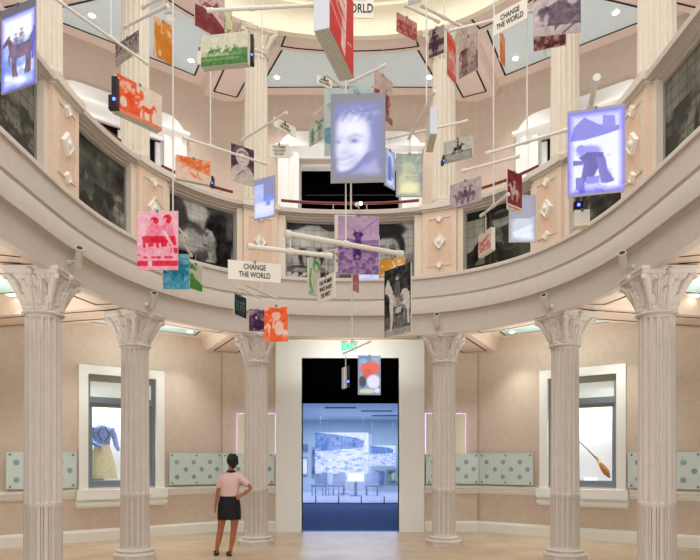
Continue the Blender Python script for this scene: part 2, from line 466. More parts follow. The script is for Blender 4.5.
# downlights
def downlight(s, a, z, label, group):
    p = rad(s, a); o = thing('downlight', label, 'ceiling light', (p.x, p.y, z), 0, group)
    m = MB(); m.lathe([(.075, 0), (.095, -.002), (.095, -.012), (.07, -.014), (.06, -.004)], 20, caps=False); m.build('trim_ring', M['white'], o, True)
    m = MB(); m.lathe([(.0, -.008), (.058, -.008), (.058, -.004), (0, -.004)], 20, caps=False); m.build('lamp', M['bulb'], o)
    return o
LIGHTS = []
mids = [(SC[0]*-1 + SC[0]) / 2, (SC[0] + SC[1]) / 2, (SC[1] + SC[2]) / 2]
# ------------------------------------------------------------------ balcony ring
Z = dict(fb=3.80, F=4.17, g0=4.43, g1=4.47, Lu=4.785, L=4.855, mt=5.93, cu=6.02, ct=6.105)
mb = MB()
prof = [(.62, 3.9), (.13, 3.9), (.12, 3.8), (0, 3.8), (0, 4.15), (-.012, 4.165), (-.075, 4.17), (-.078, 4.40), (-.06, 4.425), (-.05, 4.43), (-.05, 4.46), (-.072, 4.47),
        (-.055, 4.76), (-.055, 4.785), (-.085, 4.79), (-.085, 4.84), (-.075, 4.855), (.14, 4.855), (.14, 5.93), (.10, 5.945), (.10, 5.965), (.05, 5.975), (.05, 6.0), (.0, 6.01), (0, 6.02),
        (-.055, 6.025), (-.06, 6.09), (-.05, 6.105), (.3, 6.105), (.3, 5.0), (.62, 5.0)]
sweep(mb, -SMAX, SMAX, prof, .08)
o = struct('wall_balcony', mb, M['frieze'], 'curved cream plaster balcony parapet with stepped mouldings', smooth=True)

def curve_block(mb, s0, s1, o0, o1, z0, z1, m=None): sweep(mb, s0, s1, [(o1, z0), (o0, z0), (o0, z1), (o1, z1)], .06, m)
PW = .31
def side_name(i): return i
pil_labels = {
 (0, -1): 'peach pilaster with three diamonds, just left of the portrait murals at the centre', (0, 1): 'peach pilaster with three diamonds, just right of the portrait murals at the centre',
 (1, -1): 'peach pilaster with diamonds behind the red picture of two seated women', (1, 1): 'peach pilaster with diamonds between the stable mural and the blue digging picture',
 (2, -1): 'peach pilaster with diamonds near the left edge, beside the steep tiled mural', (2, 1): 'peach pilaster with diamonds just right of the blue digging picture'}
def diamond(mb, s, zc, hw, hz, o0, d):
    pts = [(s - hw, zc), (s, zc - hz), (s + hw, zc), (s, zc + hz)]
    vs = [(*fz(a, o0), b) for a, b in pts]
    k = .84
    vs2 = [(*fz(s + (a - s) * k, o0 - d), zc + (b - zc) * k) for a, b in pts]
    vs3 = [(*fz(s + (a - s) * k * .75, o0 - d * .85), zc + (b - zc) * k * .8) for a, b in pts]
    mb.add(vs + vs2 + vs3, [(i, (i+1) % 4, 4 + (i+1) % 4, 4 + i) for i in range(4)] + [(4 + i, 4 + (i+1) % 4, 8 + (i+1) % 4, 8 + i) for i in range(4)] + [(8, 9, 10, 11)])
for i in range(3):
    for sg in (-1, 1):
        s = SC[i] * sg
        x, y = fz(s); o = thing('pilaster', pil_labels[(i, sg)], 'pilaster', (x, y, 4.855), 0, 'balcony pilasters')
        inv = Vector((-x, -y, -4.855))
        def bld(m_, nm, mt, sm=False):
            ob = m_.build(nm, mt, o, sm); ob.location = inv; return ob
        m = MB(); curve_block(m, s - PW, s + PW, -.03, .16, 4.856, 6.0); bld(m, 'block', M['peach'])
        for sd in (-1, 1):
            m = MB(); q0 = s + sd*PW; q2 = q0 + sd*(.16 if (i == 0 and sd == -sg) else .10)
            sweep(m, q0, q2, [(.139, 4.856), (.03, 4.856), (.03, 5.99), (.139, 5.97)], .05); 
            bld(m, 'side_moulding', M['cream'])
        m = MB(); curve_block(m, s - PW - .04, s + PW + .04, -.10, .3, 6.022, 6.115); curve_block(m, s - PW - .02, s + PW + .02, -.06, .3, 5.985, 6.022); bld(m, 'cap_block', M['cap'])
        m = MB(); q = PW - .10; z0, z1 = 5.0, 5.86; w = .014
        for a, b, c, d in ((s - q, s - q + w, z0, z1), (s + q - w, s + q, z0, z1), (s - q, s + q, z0, z0 + w), (s - q, s + q, z1 - w, z1)): curve_block(m, a, b, -.045, -.028, c, d)
        bld(m, 'inset_border', M['cap'])
        m = MB(); curve_block(m, s - q + w, s + q - w, -.032, -.028, z0 + w, z1 - w); bld(m, 'inset_panel', M['peach_dk'])
        m = MB(); diamond(m, s, 5.43, .13, .16, -.03, .05); dd = bld(m, 'large_diamond', M['diam'])
        m = MB(); px_, py_ = fz(s, -.068); m.ell((px_, py_, 5.43), .04, .04, .045, 10, 6); m_o = m.build('rosette', M['diam'], dd, True)
        for zc in (5.02, 5.84):
            m = MB(); diamond(m, s, zc, .07, .08, -.03, .05); bld(m, 'small_diamond', M['diam'])
# ------------------------------------------------------------------ columns
def shaft_mesh(z0, z1, r0, r1, zsplit, nfl=16, k=12):
    mb = MB(); N = nfl * k
    def ring(z, mode):
        t = (z - z0) / (z1 - z0); r = r0 + (r1 - r0) * t; vs = []
        for i in range(N):
            ph = (i % k) / k; a = 2 * math.pi * i / N
            u = abs(ph - .5) * 2            # 1 at arris, 0 mid flute
            if mode == 'open': d = 0 if u > .70 else .040 * math.sqrt(max(0, 1 - (u / .72) ** 2))
            elif mode == 'fill': d = 0 if u > .8 else (.024 if u > .6 else .004)
            else: d = 0
            vs.append(((r - d) * math.cos(a), (r - d) * math.sin(a), z))
        return vs
    levels = [(z0, 'none'), (z0 + .03, 'none'), (z0 + .05, 'fill')]
    if zsplit: levels += [(zsplit - .02, 'fill'), (zsplit, 'none'), (zsplit + .035, 'none'), (zsplit + .06, 'open')]
    else: levels = [(z0, 'none'), (z0 + .04, 'none'), (z0 + .07, 'open')]
    levels += [(z1 - .08, 'open'), (z1 - .05, 'none'), (z1, 'none')]
    vs = []
    for z, md in levels: vs += ring(z, md)
    fs = [(i*N+j, i*N+(j+1) % N, (i+1)*N+(j+1) % N, (i+1)*N+j) for i in range(len(levels)-1) for j in range(N)]
    fs += [tuple(range(N))[::-1], tuple((len(levels)-1)*N + j for j in range(N))]
    mb.add(vs, fs); return mb

def capital_mesh(h=.475):
    """carved capital: one relief surface that flares from the round neck to a four-horned abacus, plus corner scrolls"""
    mb = MB(); N, K = 192, 44; vs = []
    def adiff(a, b): return (a - b + math.pi) % (2*math.pi) - math.pi
    def outline(a):                                  # abacus plan: concave sides, horns on the diagonals
        d = abs(adiff(a, round((a - math.pi/4) / (math.pi/2)) * math.pi/2 + math.pi/4)); t = 1 - d / (math.pi/4)
        return .315 + .125 * t ** 2.2
    def leafbump(a, z, ca, w, z0, z1, out):
        d = abs(adiff(a, ca)) / w; t = (z - z0) / (z1 - z0)
        if t < 0 or t > 1: return 0.
        half = (.75 + .25*math.sin(math.pi*t)) * (1 - max(0, t - .7)**1.5 * 4) * (1 + .16*math.cos(t*math.pi*7))
        if half <= 0 or d > half: return 0.
        e = 1 - (d / half) ** 4
        rib = .006*math.cos(d*math.pi*5) + .010*max(0, 1 - d*6)
        return e * (out * (.35 + .65*t**1.5) + rib)
    for i in range(K + 1):
        z = -.06 + (h - .08 + .06) * i / K
        for j in range(N):
            a = 2*math.pi*j/N; t = max(0, z / (h - .08))
            r = .205 + .045 * t + (outline(a) - .26) * max(0, t - .25)**2.0 * 1.35
            if z < 0: r = .215 + .03 * math.sin(max(0, min(1, (z + .06) / .05)) * math.pi)
            else:
                b = 0
                for q in range(4): b = max(b, leafbump(a, z, q*math.pi/2, .36, .0, .25, .066), leafbump(a, z, q*math.pi/2 + math.pi/4, .30, .0, .19, .062))
                for q in range(8): b = max(b, leafbump(a, z, q*math.pi/4 + math.pi/8, .26, .05, .33, .05))
                for q in range(4): b = max(b, leafbump(a, z, q*math.pi/2, .34, .2, .385, .042))
                if z > .32: b = max(b, .020 * (.5 + .5*math.cos((a % (math.pi/2) - math.pi/4) * 34 + abs((a % (math.pi/2)) - math.pi/4) * 0 + (z - .4) * 60)) * min(1, (z - .32) / .03))
                r += b
            vs.append((r*math.cos(a), r*math.sin(a), z))
    fs = [(i*N+j, i*N+(j+1) % N, (i+1)*N+(j+1) % N, (i+1)*N+j) for i in range(K) for j in range(N)]
    mb.add(vs, fs)
    for i in range(4):                               # smooth corner stalks that curl under the horns
        a = math.pi/4 + i*math.pi/2; ca, sa = math.cos(a), math.sin(a)
        path = [(.235, .08), (.265, .17), (.30, .25), (.345, .32), (.395, .365), (.43, .365), (.435, .335), (.415, .32)]
        mb.tube([(r*ca, r*sa, z) for r, z in path], [.03, .042, .05, .052, .044, .032, .022, .010], 12)
    for i in range(4):
        a = i*math.pi/2; mb.ell((.325*math.cos(a), .325*math.sin(a), .42), .05, .05, .045, 12, 8)
    prv = None
    def ab(sc): return [((outline(2*math.pi*j/96) + .012)*sc*math.cos(2*math.pi*j/96), (outline(2*math.pi*j/96) + .012)*sc*math.sin(2*math.pi*j/96)) for j in range(96)]
    base = len(mb.v)
    for sc, z in ((.96, h - .085), (1.0, h - .07), (1.0, h - .045), (1.05, h - .035), (1.06, h)): mb.v += [(x, y, z) for x, y in ab(sc)]
    n = 96
    for i in range(4):
        for j in range(n): mb.f.append([base+i*n+j, base+i*n+(j+1) % n, base+(i+1)*n+(j+1) % n, base+(i+1)*n+j]); mb.mi.append(0)
    mb.f.append([base + 4*n + j for j in range(n)]); mb.mi.append(0); mb.f.append([base + j for j in range(n)][::-1]); mb.mi.append(0)
    return mb
def base_mesh():
    mb = MB()
    mb.lathe([(.345, 0), (.345, .06), (.33, .065)], 8, rot=math.pi/8)
    mb.lathe([(.325, .06), (.335, .075), (.325, .095), (.295, .10), (.275, .112), (.272, .125), (.285, .132), (.287, .147), (.27, .157), (.235, .162), (.222, .19)], 40)
    return mb
def base_up():
    mb = MB(); mb.lathe([(.30, 0), (.30, .06), (.29, .06), (.295, .09), (.27, .1), (.255, .12), (.265, .14), (.25, .15), (.222, .17)], 32); return mb
low_lab = {(0, -1): 'white fluted column behind the woman in the pink top', (0, 1): 'white fluted column right of the doorway',
           (1, -1): 'white fluted column in front of the window holding the blue blouse', (1, 1): 'white fluted column in front of the window holding the riding quirt',
           (2, -1): 'large near white fluted column at the left, in front of a glass panel', (2, 1): 'large near white fluted column at the right, in front of a glass panel'}
up_lab = {(0, -1): 'upper cream fluted column left of the dark central opening', (0, 1): 'upper cream fluted column right of the dark central opening',
          (1, -1): 'upper cream fluted column behind the orange coach picture', (1, 1): 'upper cream fluted column left of the blue digging picture',
          (2, -1): 'upper cream fluted column at the far left beside the glowing horse picture', (2, 1): 'upper cream fluted column at the far right above the tiled mural'}
NECK = 3.365
col0 = None
for i in range(3):
    for sg in (-1, 1):
        x, y = COL_R[i]; x *= sg
        p = Vector(fz(SC[i] * sg)); rz = math.atan2(y - p.y, x - p.x)
        if col0 is None:
            col0 = thing('fluted_column', low_lab[(i, sg)], 'column', (x, y, 0), rz, 'lower columns')
            base_mesh().build('base', M['stone'], col0, True)
            shaft_mesh(.185, NECK - .04, .222, .206, .99).build('shaft', M['stone'], col0, True)
            cp = capital_mesh().build('capital', M['stone'], col0, True); cp.location.z = NECK
            c = col0
        else:
            c = copy_tree(col0); c.location = (x, y, 0); c.rotation_euler.z = rz; c['label'] = low_lab[(i, sg)]
ucol0 = None
for i in range(3):
    for sg in (-1, 1):
        x, y = COL_R[i]; x *= sg
        p = Vector(fz(SC[i] * sg)); rz = math.atan2(y - p.y, x - p.x)
        if ucol0 is None:
            ucol0 = thing('fluted_column', up_lab[(i, sg)], 'column', (x, y, 6.106), rz, 'upper columns')
            base_up().build('base', M['stone_up'], ucol0, True)
            shaft_mesh(.165, 2.80, .222, .206, None).build('shaft', M['stone_up'], ucol0, True)
            cp = capital_mesh().build('capital', M['stone_up'], ucol0, True); cp.location.z = 2.84; cp.scale.z = .74
            c = ucol0
        else:
            c = copy_tree(ucol0); c.location = (x, y, 6.106); c.rotation_euler.z = rz; c['label'] = up_lab[(i, sg)]
# ------------------------------------------------------------------ upper ring and dome
mb = MB()
prof = [(.13, 9.35), (.12, 9.30), (0, 9.30), (0, 9.52), (-.02, 9.60), (-.07, 9.68), (-.16, 9.73), (-.16, 9.80), (-.22, 9.82), (-.22, 10.3), (.3, 10.3), (.6, 10.3), (.6, 9.35)]
sweep(mb, -SMAX, SMAX, prof, .08); struct('trim_%d' % tn, mb, M['ringc'], 'cream ring cornice round the top of the rotunda', smooth=True); tn += 1

# handrails along the balcony, one per bay
rail_lab = ['brown handrail across the central bay, in front of the dark opening', 'brown handrail in the bay left of centre, under the orange skier', 'brown handrail in the bay right of centre, behind the maroon rider',
            'brown handrail in the far left bay', 'brown handrail in the far right bay']
bays = [(-SC[0], SC[0]), (-SC[1], -SC[0]), (SC[0], SC[1]), (-SC[2], -SC[1]), (SC[1], SC[2])]
for (a, b), lb in zip(bays, rail_lab):
    a += .42; b -= .42; x, y = fz((a + b) / 2, .22)
    o = thing('handrail', lb, 'handrail', (x, y, 6.105), 0, 'balcony handrails'); iv = Vector((-x, -y, -6.105))
    m = MB(); n = 16; m.tube([(*fz(a + (b - a) * k / n, .22), 6.33) for k in range(n + 1)], .026, 10); m.build('rail', M['rail'], o, True).location = iv
    q = 4 if b - a > 2 else 3
    for k in range(q):
        s = a + (b - a) * (k + .5) / q; px, py = fz(s, .22)
        m = MB(); m.tube([(px, py, 6.106), (px, py, 6.31)], .012, 8); m.lathe([(.03, 6.106), (.03, 6.115), (.012, 6.12)], 12, (px, py, 0)); m.build('post', M['chrome'], o, True).location = iv

# ------------------------------------------------------------------ upper portals
def arch_face(W, uc, hw, z0, zt, hole, out, th, mb, m, rad_=.45):
    """white portal plate with rounded shoulders and an opening"""
    n = 8; pts = [(uc - hw, z0), (uc - hw, zt - rad_)]
    for i in range(1, n + 1):
        a = math.pi - math.pi/2 * i / n; pts.append((uc - hw + rad_ + rad_ * math.cos(a), zt - rad_ + rad_ * math.sin(a)))
    for i in range(0, n + 1):
        a = math.pi/2 - math.pi/2 * i / n; pts.append((uc + hw - rad_ + rad_ * math.cos(a), zt - rad_ + rad_ * math.sin(a)))
    pts.append((uc + hw, z0))
    h0, h1, hz = hole
    # left leg, right leg, top as polygons
    L = [p for p in pts if p[0] <= h0 + 1e-6]; 
    polyL = [(h0, z0)] + pts[:2 + n] + [(h0, zt)] if h0 > uc - hw + rad_ else None
    mid = [(h0, hz), (h0, zt), (h1, zt), (h1, hz)]
    def ext(poly):
        k = len(poly); vs = [W.at(u, -out, z) for u, z in poly] + [W.at(u, -out + th, z) for u, z in poly]
        mb.add(vs, [tuple(range(k)), tuple(range(k, 2*k))[::-1]] + [(j, k + j, k + (j+1) % k, (j+1) % k) for j in range(k)], m)
    lp = [(uc - hw, z0)] + pts[1:2 + n] + [(h0, zt), (h0, z0)]
    rp = [(h1, z0), (h1, zt)] + pts[2 + n:] 
    ext(lp); ext(rp); ext([(h0, hz), (h0, zt), (h1, zt), (h1, hz)])
def wbox(mb, W, u0, u1, b0, b1, z0, z1, m=None):
    mb.hexa([W.at(u0, b0, z0), W.at(u1, b0, z0), W.at(u1, b1, z0), W.at(u0, b1, z0)], [W.at(u0, b0, z1), W.at(u1, b0, z1), W.at(u1, b1, z1), W.at(u0, b1, z1)], m)
for idx, (nm, W, uc) in enumerate((('door_1', WC, 2.78), ('window_1', WL, winC), ('window_2', WR, ucPR))):
    mb = MB(); hw = 1.56 if idx == 0 else 1.3; ho = 1.1 if idx == 0 else .8
    if idx == 0: zt, zh, zcn = 8.66, 8.08, 8.3
    else: zt, zh, zcn = 8.62, 8.05, 8.28
    arch_face(W, uc, hw, 5.08, zt, (uc - ho, uc + ho, zh), .05, .06, mb, None)
    wbox(mb, W, uc - hw - .04, uc + hw + .04, -.14, -.04, zcn, zcn + .06)
    for sg in (-1, 1):
        wbox(mb, W, uc + sg*(ho + .06) - .06, uc + sg*(ho + .06) + .06, -.10, 0, 5.08, zh + .1)
        wbox(mb, W, uc + sg*(ho + .3) - .08, uc + sg*(ho + .3) + .08, -.09, 0, 5.08, zcn)
        wbox(mb, W, uc + sg*(ho + .01) - .02, uc + sg*(ho + .01) + .02, .0, .5, 5.08, zh)
    wbox(mb, W, uc - 1.15, uc + 1.15, .28, .6, 8.05, 8.2); wbox(mb, W, uc - 1.2, uc - 1.1 if idx == 0 else uc - .8, .28, .6, 5.08, 8.2); wbox(mb, W, uc + 1.1 if idx == 0 else uc + .8, uc + 1.2, .28, .6, 5.08, 8.2)
    struct(nm, mb, M['white'], 'white arched portal on the upper balcony')
    if idx == 0:
        mb = MB(); wbox(mb, W, uc - 1.12, uc + 1.12, .5, .55, 5.08, 8.1); 
        o = mb.build('dark_screen', M['blackvoid']); tag(o, 'black screen filling the central opening of the upper balcony', 'screen')
        mb = MB()
        for z in (6.75, 7.5): wbox(mb, W, uc - 1.0, uc + 1.0, .485, .5, z, z + .012)
        mb.build('panel_line', mat('dark_grey_line', '#26262c', .4), o)
        mb = MB(); wbox(mb, W, uc - .95, uc - .72, .48, .5, 7.32, 7.36); mb.build('plate', M['cream'], o)
    else:
        mb = MB(); wbox(mb, W, uc - .82, uc + .82, .16, .2, 5.08, 8.1)
        o = tag(mb.build('dark_window_pane', M['uppane']), 'dark blue window inside the white portal of the upper %s wall' % ('left' if idx == 1 else 'right'), 'window')
        mb = MB()
        for a, b in ((-.68, -.04), (.04, .68)): wbox(mb, W, uc + a, uc + b, .14, .16, 5.2, 7.0)
        mb.build('lower_pane', M['bluepane'], o)
        mb = MB()
        for a, b in ((-.8, -.7), (-.05, .05), (.7, .8)): wbox(mb, W, uc + a, uc + b, .10, .16, 5.08, 8.05)
        wbox(mb, W, uc - .8, uc + .8, .10, .16, 7.2, 7.3); mb.build('mullion', M['white'], o)
# ------------------------------------------------------------------ doorway portal and the gallery behind
mb = MB()
u0 = 2.78
wbox(mb, WC, u0 - 1.6, u0 + DO[0], -.12, .3, 0, ZLC); wbox(mb, WC, u0 + DO[1], u0 + 1.6, -.12, .3, 0, ZLC)
wbox(mb, WC, u0 + DO[0], u0 + DO[1], -.12, .3, DO[3], ZLC)
struct('door_2', mb, M['white'], 'tall white portal framing the lower doorway')
mb = MB(); mb.box(DO[0], DO[1], 13.62, 13.7, 2.80, DO[3]); struct('trim_%d' % tn, mb, M['blackvoid'], 'black panel over the lower doorway'); tn += 1
# gallery shell
GY, GB, GC = 21.8, 32.0, 3.62
mb = MB(); mb.box(-6, 6, 13.75, GY, -.08, -.002); struct('floor_gallery', mb, M['carpet'], 'blue carpet beyond the doorway')
mb = MB(); mb.box(-6, 6, GY, GB, -.08, -.002); struct('floor_gallery_far', mb, mat('pale_gallery_floor', '#aab0c8', .3), 'pale floor behind the glass partition')
mb = MB(); mb.box(-6, 6, 13.75, GB, GC, GC + .1); struct('ceiling_gallery', mb, M['bluewall'], 'pale ceiling of the gallery beyond')
mb = MB(); mb.box(-6, 6, GB, GB + .1, 0, GC); struct('wall_gallery_back', mb, M['bluewall'], 'pale back wall of the gallery')
for sx, nm in ((-1, 'left'), (1, 'right')):
    mb = MB(); mb.box(sx*6 - .05, sx*6 + .05, 13.75, GB, 0, GC); struct('wall_gallery_' + nm, mb, M['bluewall'])
o = thing('glass_partition', 'clear glass partition with a dark floor rail beyond the blue carpet', 'glass wall', (0, GY, 0))
for k in range(3):
    mb = MB(); mb.box(-3 + 2*k + .005, -1 + 2*k - .005, -.006, .006, .02, GC); mb.build('pane', M['clear'], o)
mb = MB(); mb.box(-3, 3, -.03, .03, 0, .05); mb.build('floor_rail', M['steel'], o)
for k in range(6):
    x = -2.0 + k * .8
    mb = MB(); mb.tube([(x, -.035, .05), (x, -.035, .28)], .018, 8); mb.build('clamp', M['black'], o)

# ------------------------------------------------------------------ picture painting
class Cv:
    """a small greyscale drawing; x runs 0..asp, y runs 0 (top)..1"""
    def __init__(s, asp, h=56, base=.85):
        s.h = h; s.w = max(10, int(round(h * asp))); s.asp = asp
        s.g = np.full((s.h, s.w), float(base))
        yy, xx = np.mgrid[0:s.h, 0:s.w]; s.x = (xx + .5) / s.w * asp; s.y = (yy + .5) / s.h; s.e = 1.0 / s.h
    def blend(s, a, v): s.g = s.g * (1 - a) + v * a; return s
    def ell(s, cx, cy, rx, ry, v, rot=0, soft=1., al=1.):
        c, n = math.cos(rot), math.sin(rot); X = (s.x - cx) * c + (s.y - cy) * n; Y = -(s.x - cx) * n + (s.y - cy) * c
        d = (np.sqrt((X / rx) ** 2 + (Y / ry) ** 2) - 1) * min(rx, ry)
        return s.blend(np.clip(.5 - d / (s.e * soft), 0, 1) * al, v)
    def poly(s, pts, v, al=1.):
        acc = np.zeros_like(s.g)
        for ox, oy in ((-.25, -.25), (.25, -.25), (-.25, .25), (.25, .25)):
            X = s.x + ox * s.e; Y = s.y + oy * s.e; ins = np.zeros(s.g.shape, bool); n = len(pts)
            for i in range(n):
                x0, y0 = pts[i]; x1, y1 = pts[(i+1) % n]
                if y0 == y1: continue
                cnd = ((y0 > Y) != (y1 > Y)) & (X < (x1 - x0) * (Y - y0) / (y1 - y0) + x0); ins ^= cnd
            acc += ins
        return s.blend(acc / 4 * al, v)
    def rect(s, x0, y0, x1, y1, v, al=1.): return s.poly([(x0, y0), (x1, y0), (x1, y1), (x0, y1)], v, al)
    def line(s, pts, w, v, al=1.):
        for (x0, y0), (x1, y1) in zip(pts[:-1], pts[1:]):
            dx, dy = x1 - x0, y1 - y0; L = max(1e-9, dx*dx + dy*dy); t = np.clip(((s.x - x0)*dx + (s.y - y0)*dy) / L, 0, 1)
            d = np.hypot(s.x - x0 - t*dx, s.y - y0 - t*dy); s.blend(np.clip(.5 + (w/2 - d) / s.e, 0, 1) * al, v)
        return s
    def nz(s, sc, seed, sx=1.):
        r = np.random.RandomState(seed); tot = 0; amp = 1; out = np.zeros_like(s.g)
        for o in range(3):
            gy, gx = int(sc * 2**o) + 3, int(sc * s.asp * sx * 2**o) + 3
            g = r.rand(gy, gx); fy = s.y * sc * 2**o; fx = s.x * sc * sx * 2**o
            iy = np.minimum(fy.astype(int), gy - 2); ix = np.minimum(fx.astype(int), gx - 2); ty, tx = fy - iy, fx - ix
            ty = ty*ty*(3-2*ty); tx = tx*tx*(3-2*tx)
            out += amp * (g[iy, ix]*(1-ty)*(1-tx) + g[iy, ix+1]*(1-ty)*tx + g[iy+1, ix]*ty*(1-tx) + g[iy+1, ix+1]*ty*tx); tot += amp; amp *= .5
        return out / tot
    def noise(s, sc, amp, seed, sx=1., mask=None):
        n = (s.nz(sc, seed, sx) - .5) * 2 * amp
        s.g = np.clip(s.g + (n if mask is None else n * mask), 0, 1); return s
    def thr(s, sc, lev, v, seed, y0=0, y1=1, x0=-1, x1=9, al=1., sx=1.):
        n = s.nz(sc, seed, sx); m = (np.clip((n - lev) * 12, 0, 1)) * ((s.y >= y0) & (s.y <= y1) & (s.x >= x0) & (s.x <= x1)); return s.blend(m * al, v)
    def blur(s, k):
        n = max(1, int(k * 3)); w = np.exp(-.5 * (np.arange(-n, n + 1) / k) ** 2); w /= w.sum()
        p = np.pad(s.g, n, mode='edge'); p = np.apply_along_axis(lambda r: np.convolve(r, w, 'valid'), 0, p); s.g = np.apply_along_axis(lambda r: np.convolve(r, w, 'valid'), 1, p); return s
    def fade(s, v, m=.12, p=1.5):           # soft vignette of a projected image inside its panel
        d = np.minimum(np.minimum(s.x, s.asp - s.x), np.minimum(s.y, 1 - s.y)); a = np.clip(1 - d / m, 0, 1) ** p; return s.blend(a, v)
    def duo(s, dark, mid, light=None):
        d, m = np.array(lin(dark)), np.array(lin(mid)); l = np.array(lin(light)) if light else m
        t = np.clip(s.g, 0, 1)[..., None]
        if light is None: return d + (m - d) * t
        return np.where(t < .5, d + (m - d) * t * 2, m + (l - m) * (t - .5) * 2)
def horse(c, x, y, k, v, fl=1, rider=None, run=False, vr=None):
    """side view of a horse, body centre (x,y), body length about k, facing fl"""
    X = lambda a: x + fl * a * k
    c.ell(x, y, .46*k, .21*k, v); c.ell(X(.28), y - .02*k, .2*k, .22*k, v); c.ell(X(-.3), y - .03*k, .2*k, .22*k, v)
    c.poly([(X(.22), y - .16*k), (X(.45), y - .5*k), (X(.6), y - .52*k), (X(.48), y + .08*k)], v)
    c.poly([(X(.45), y - .56*k), (X(.56), y - .6*k), (X(.84), y - .33*k), (X(.78), y - .25*k), (X(.55), y - .35*k)], v)
    c.poly([(X(.47), y - .55*k), (X(.49), y - .66*k), (X(.54), y - .56*k)], v)
    c.line([(X(-.46), y - .1*k), (X(-.58), y + .1*k), (X(-.56), y + .35*k)], .07*k, v)
    if run: legs = [[(.3, .1), (.55, .3), (.72, .42)], [(.22, .1), (.45, .4), (.4, .55)], [(-.32, .1), (-.5, .32), (-.75, .42)], [(-.25, .1), (-.3, .4), (-.55, .55)]]
    else: legs = [[(.33, .1), (.34, .4), (.33, .72)], [(.23, .1), (.22, .4), (.25, .74)], [(-.36, .1), (-.4, .38), (-.36, .72)], [(-.26, .1), (-.3, .4), (-.24, .74)]]
    for L in legs: c.line([(X(a), y + b*k) for a, b in L], .085*k, v)
    if rider is not None:
        r = rider
        c.line([(X(.0), y - .2*k), (X(.16), y + .12*k), (X(.1), y + .38*k)], .12*k, r)
        c.poly([(X(-.12), y - .15*k), (X(-.1), y - .58*k), (X(.1), y - .6*k), (X(.12), y - .15*k)], r)
        c.line([(X(.04), y - .52*k), (X(.18), y - .3*k), (X(.34), y - .3*k)], .07*k, r)
        c.ell(X(.02), y - .7*k, .09*k, .11*k, vr if vr is not None else r)
        c.ell(X(.02), y - .79*k, .2*k, .035*k, r); c.ell(X(.02), y - .84*k, .1*k, .07*k, r)
def figure(c, x, y, k, v, skin=None, skirt=True, hat=False, hair=None):
    """standing figure, feet at y, height k"""
    s = v if skin is None else skin
    c.line([(x - .05*k, y), (x - .05*k, y - .4*k)], .07*k, v); c.line([(x + .06*k, y), (x + .05*k, y - .4*k)], .07*k, v)
    if skirt: c.poly([(x - .16*k, y - .2*k), (x - .07*k, y - .56*k), (x + .07*k, y - .56*k), (x + .17*k, y - .2*k)], v)
    c.poly([(x - .1*k, y - .52*k), (x - .13*k, y - .8*k), (x + .13*k, y - .8*k), (x + .1*k, y - .52*k)], v)
    c.line([(x - .13*k, y - .78*k), (x - .19*k, y - .55*k), (x - .1*k, y - .48*k)], .05*k, v); c.line([(x + .13*k, y - .78*k), (x + .2*k, y - .58*k), (x + .12*k, y - .46*k)], .05*k, v)
    if hair is not None: c.ell(x, y - .92*k, .085*k, .1*k, hair)
    c.ell(x, y - .905*k, .055*k, .075*k, s)
    if hat: c.ell(x, y - .965*k, .13*k, .022*k, v); c.ell(x, y - .99*k, .065*k, .04*k, v)
def face(c, x, y, k, sk, hr, dk, turn=0., hat=None, lips=None):
    """head and shoulders, face centre (x,y), face half height k"""
    lips = dk if lips is None else lips
    c.ell(x, y - .15*k, .98*k, 1.2*k, hr, soft=3)
    c.ell(x + turn*.1*k, y + .1*k, .7*k, .95*k, sk, soft=3)
    for sg in (-1, 1):
        ex = x + (sg * .3 + turn * .22) * k
        c.ell(ex, y - .06*k, .14*k, .065*k, dk, soft=2); c.line([(ex - .17*k, y - .24*k), (ex + .15*k, y - .27*k)], .06*k, dk, .8)
    nx = x + turn * .35 * k
    c.line([(nx - .03*k, y - .02*k), (nx + .07*k*(1 if turn >= 0 else -1), y + .3*k), (nx - .07*k, y + .33*k)], .05*k, dk, .55)
    c.ell(x + turn*.25*k, y + .58*k, .28*k, .085*k, lips, soft=2)
    c.poly([(x - .55*k, y - .55*k), (x - .1*k, y - .95*k), (x + .6*k, y - .5*k), (x + .7*k, y - 1.0*k), (x, y - 1.3*k), (x - .8*k, y - .9*k)], hr, .9)
    if hat is not None: c.ell(x, y - .75*k, 1.6*k, .3*k, hat); c.ell(x, y - 1.15*k, .85*k, .6*k, hat)

def ink(me, cols):
    a = me.attributes.new('ink', 'FLOAT_COLOR', 'POINT')
    a.data.foreach_set('color', np.c_[cols, np.ones(len(cols))].astype(np.float32).ravel())
def print_grid(name, cols, w, h, m, parent, y=0.):
    """a printed sheet w x h metres standing on local z=0, facing local -y"""
    H, W = cols.shape[:2]; me = bpy.data.meshes.new(name)
    xs = (np.arange(W) / (W - 1) - .5) * w; zs = (1 - np.arange(H) / (H - 1)) * h
    vx, vz = np.meshgrid(xs, zs); co = np.c_[vx.ravel(), np.full(H*W, y), vz.ravel()]
    i = np.arange(H*W).reshape(H, W); q = np.stack([i[1:, :-1], i[1:, 1:], i[:-1, 1:], i[:-1, :-1]], -1).reshape(-1, 4)
    me.from_pydata(co.tolist(), [], q.tolist()); ink(me, cols.reshape(-1, 3)); me.materials.append(m)
    o = bpy.data.objects.new(name, me); C.objects.link(o); o.parent = parent; return o
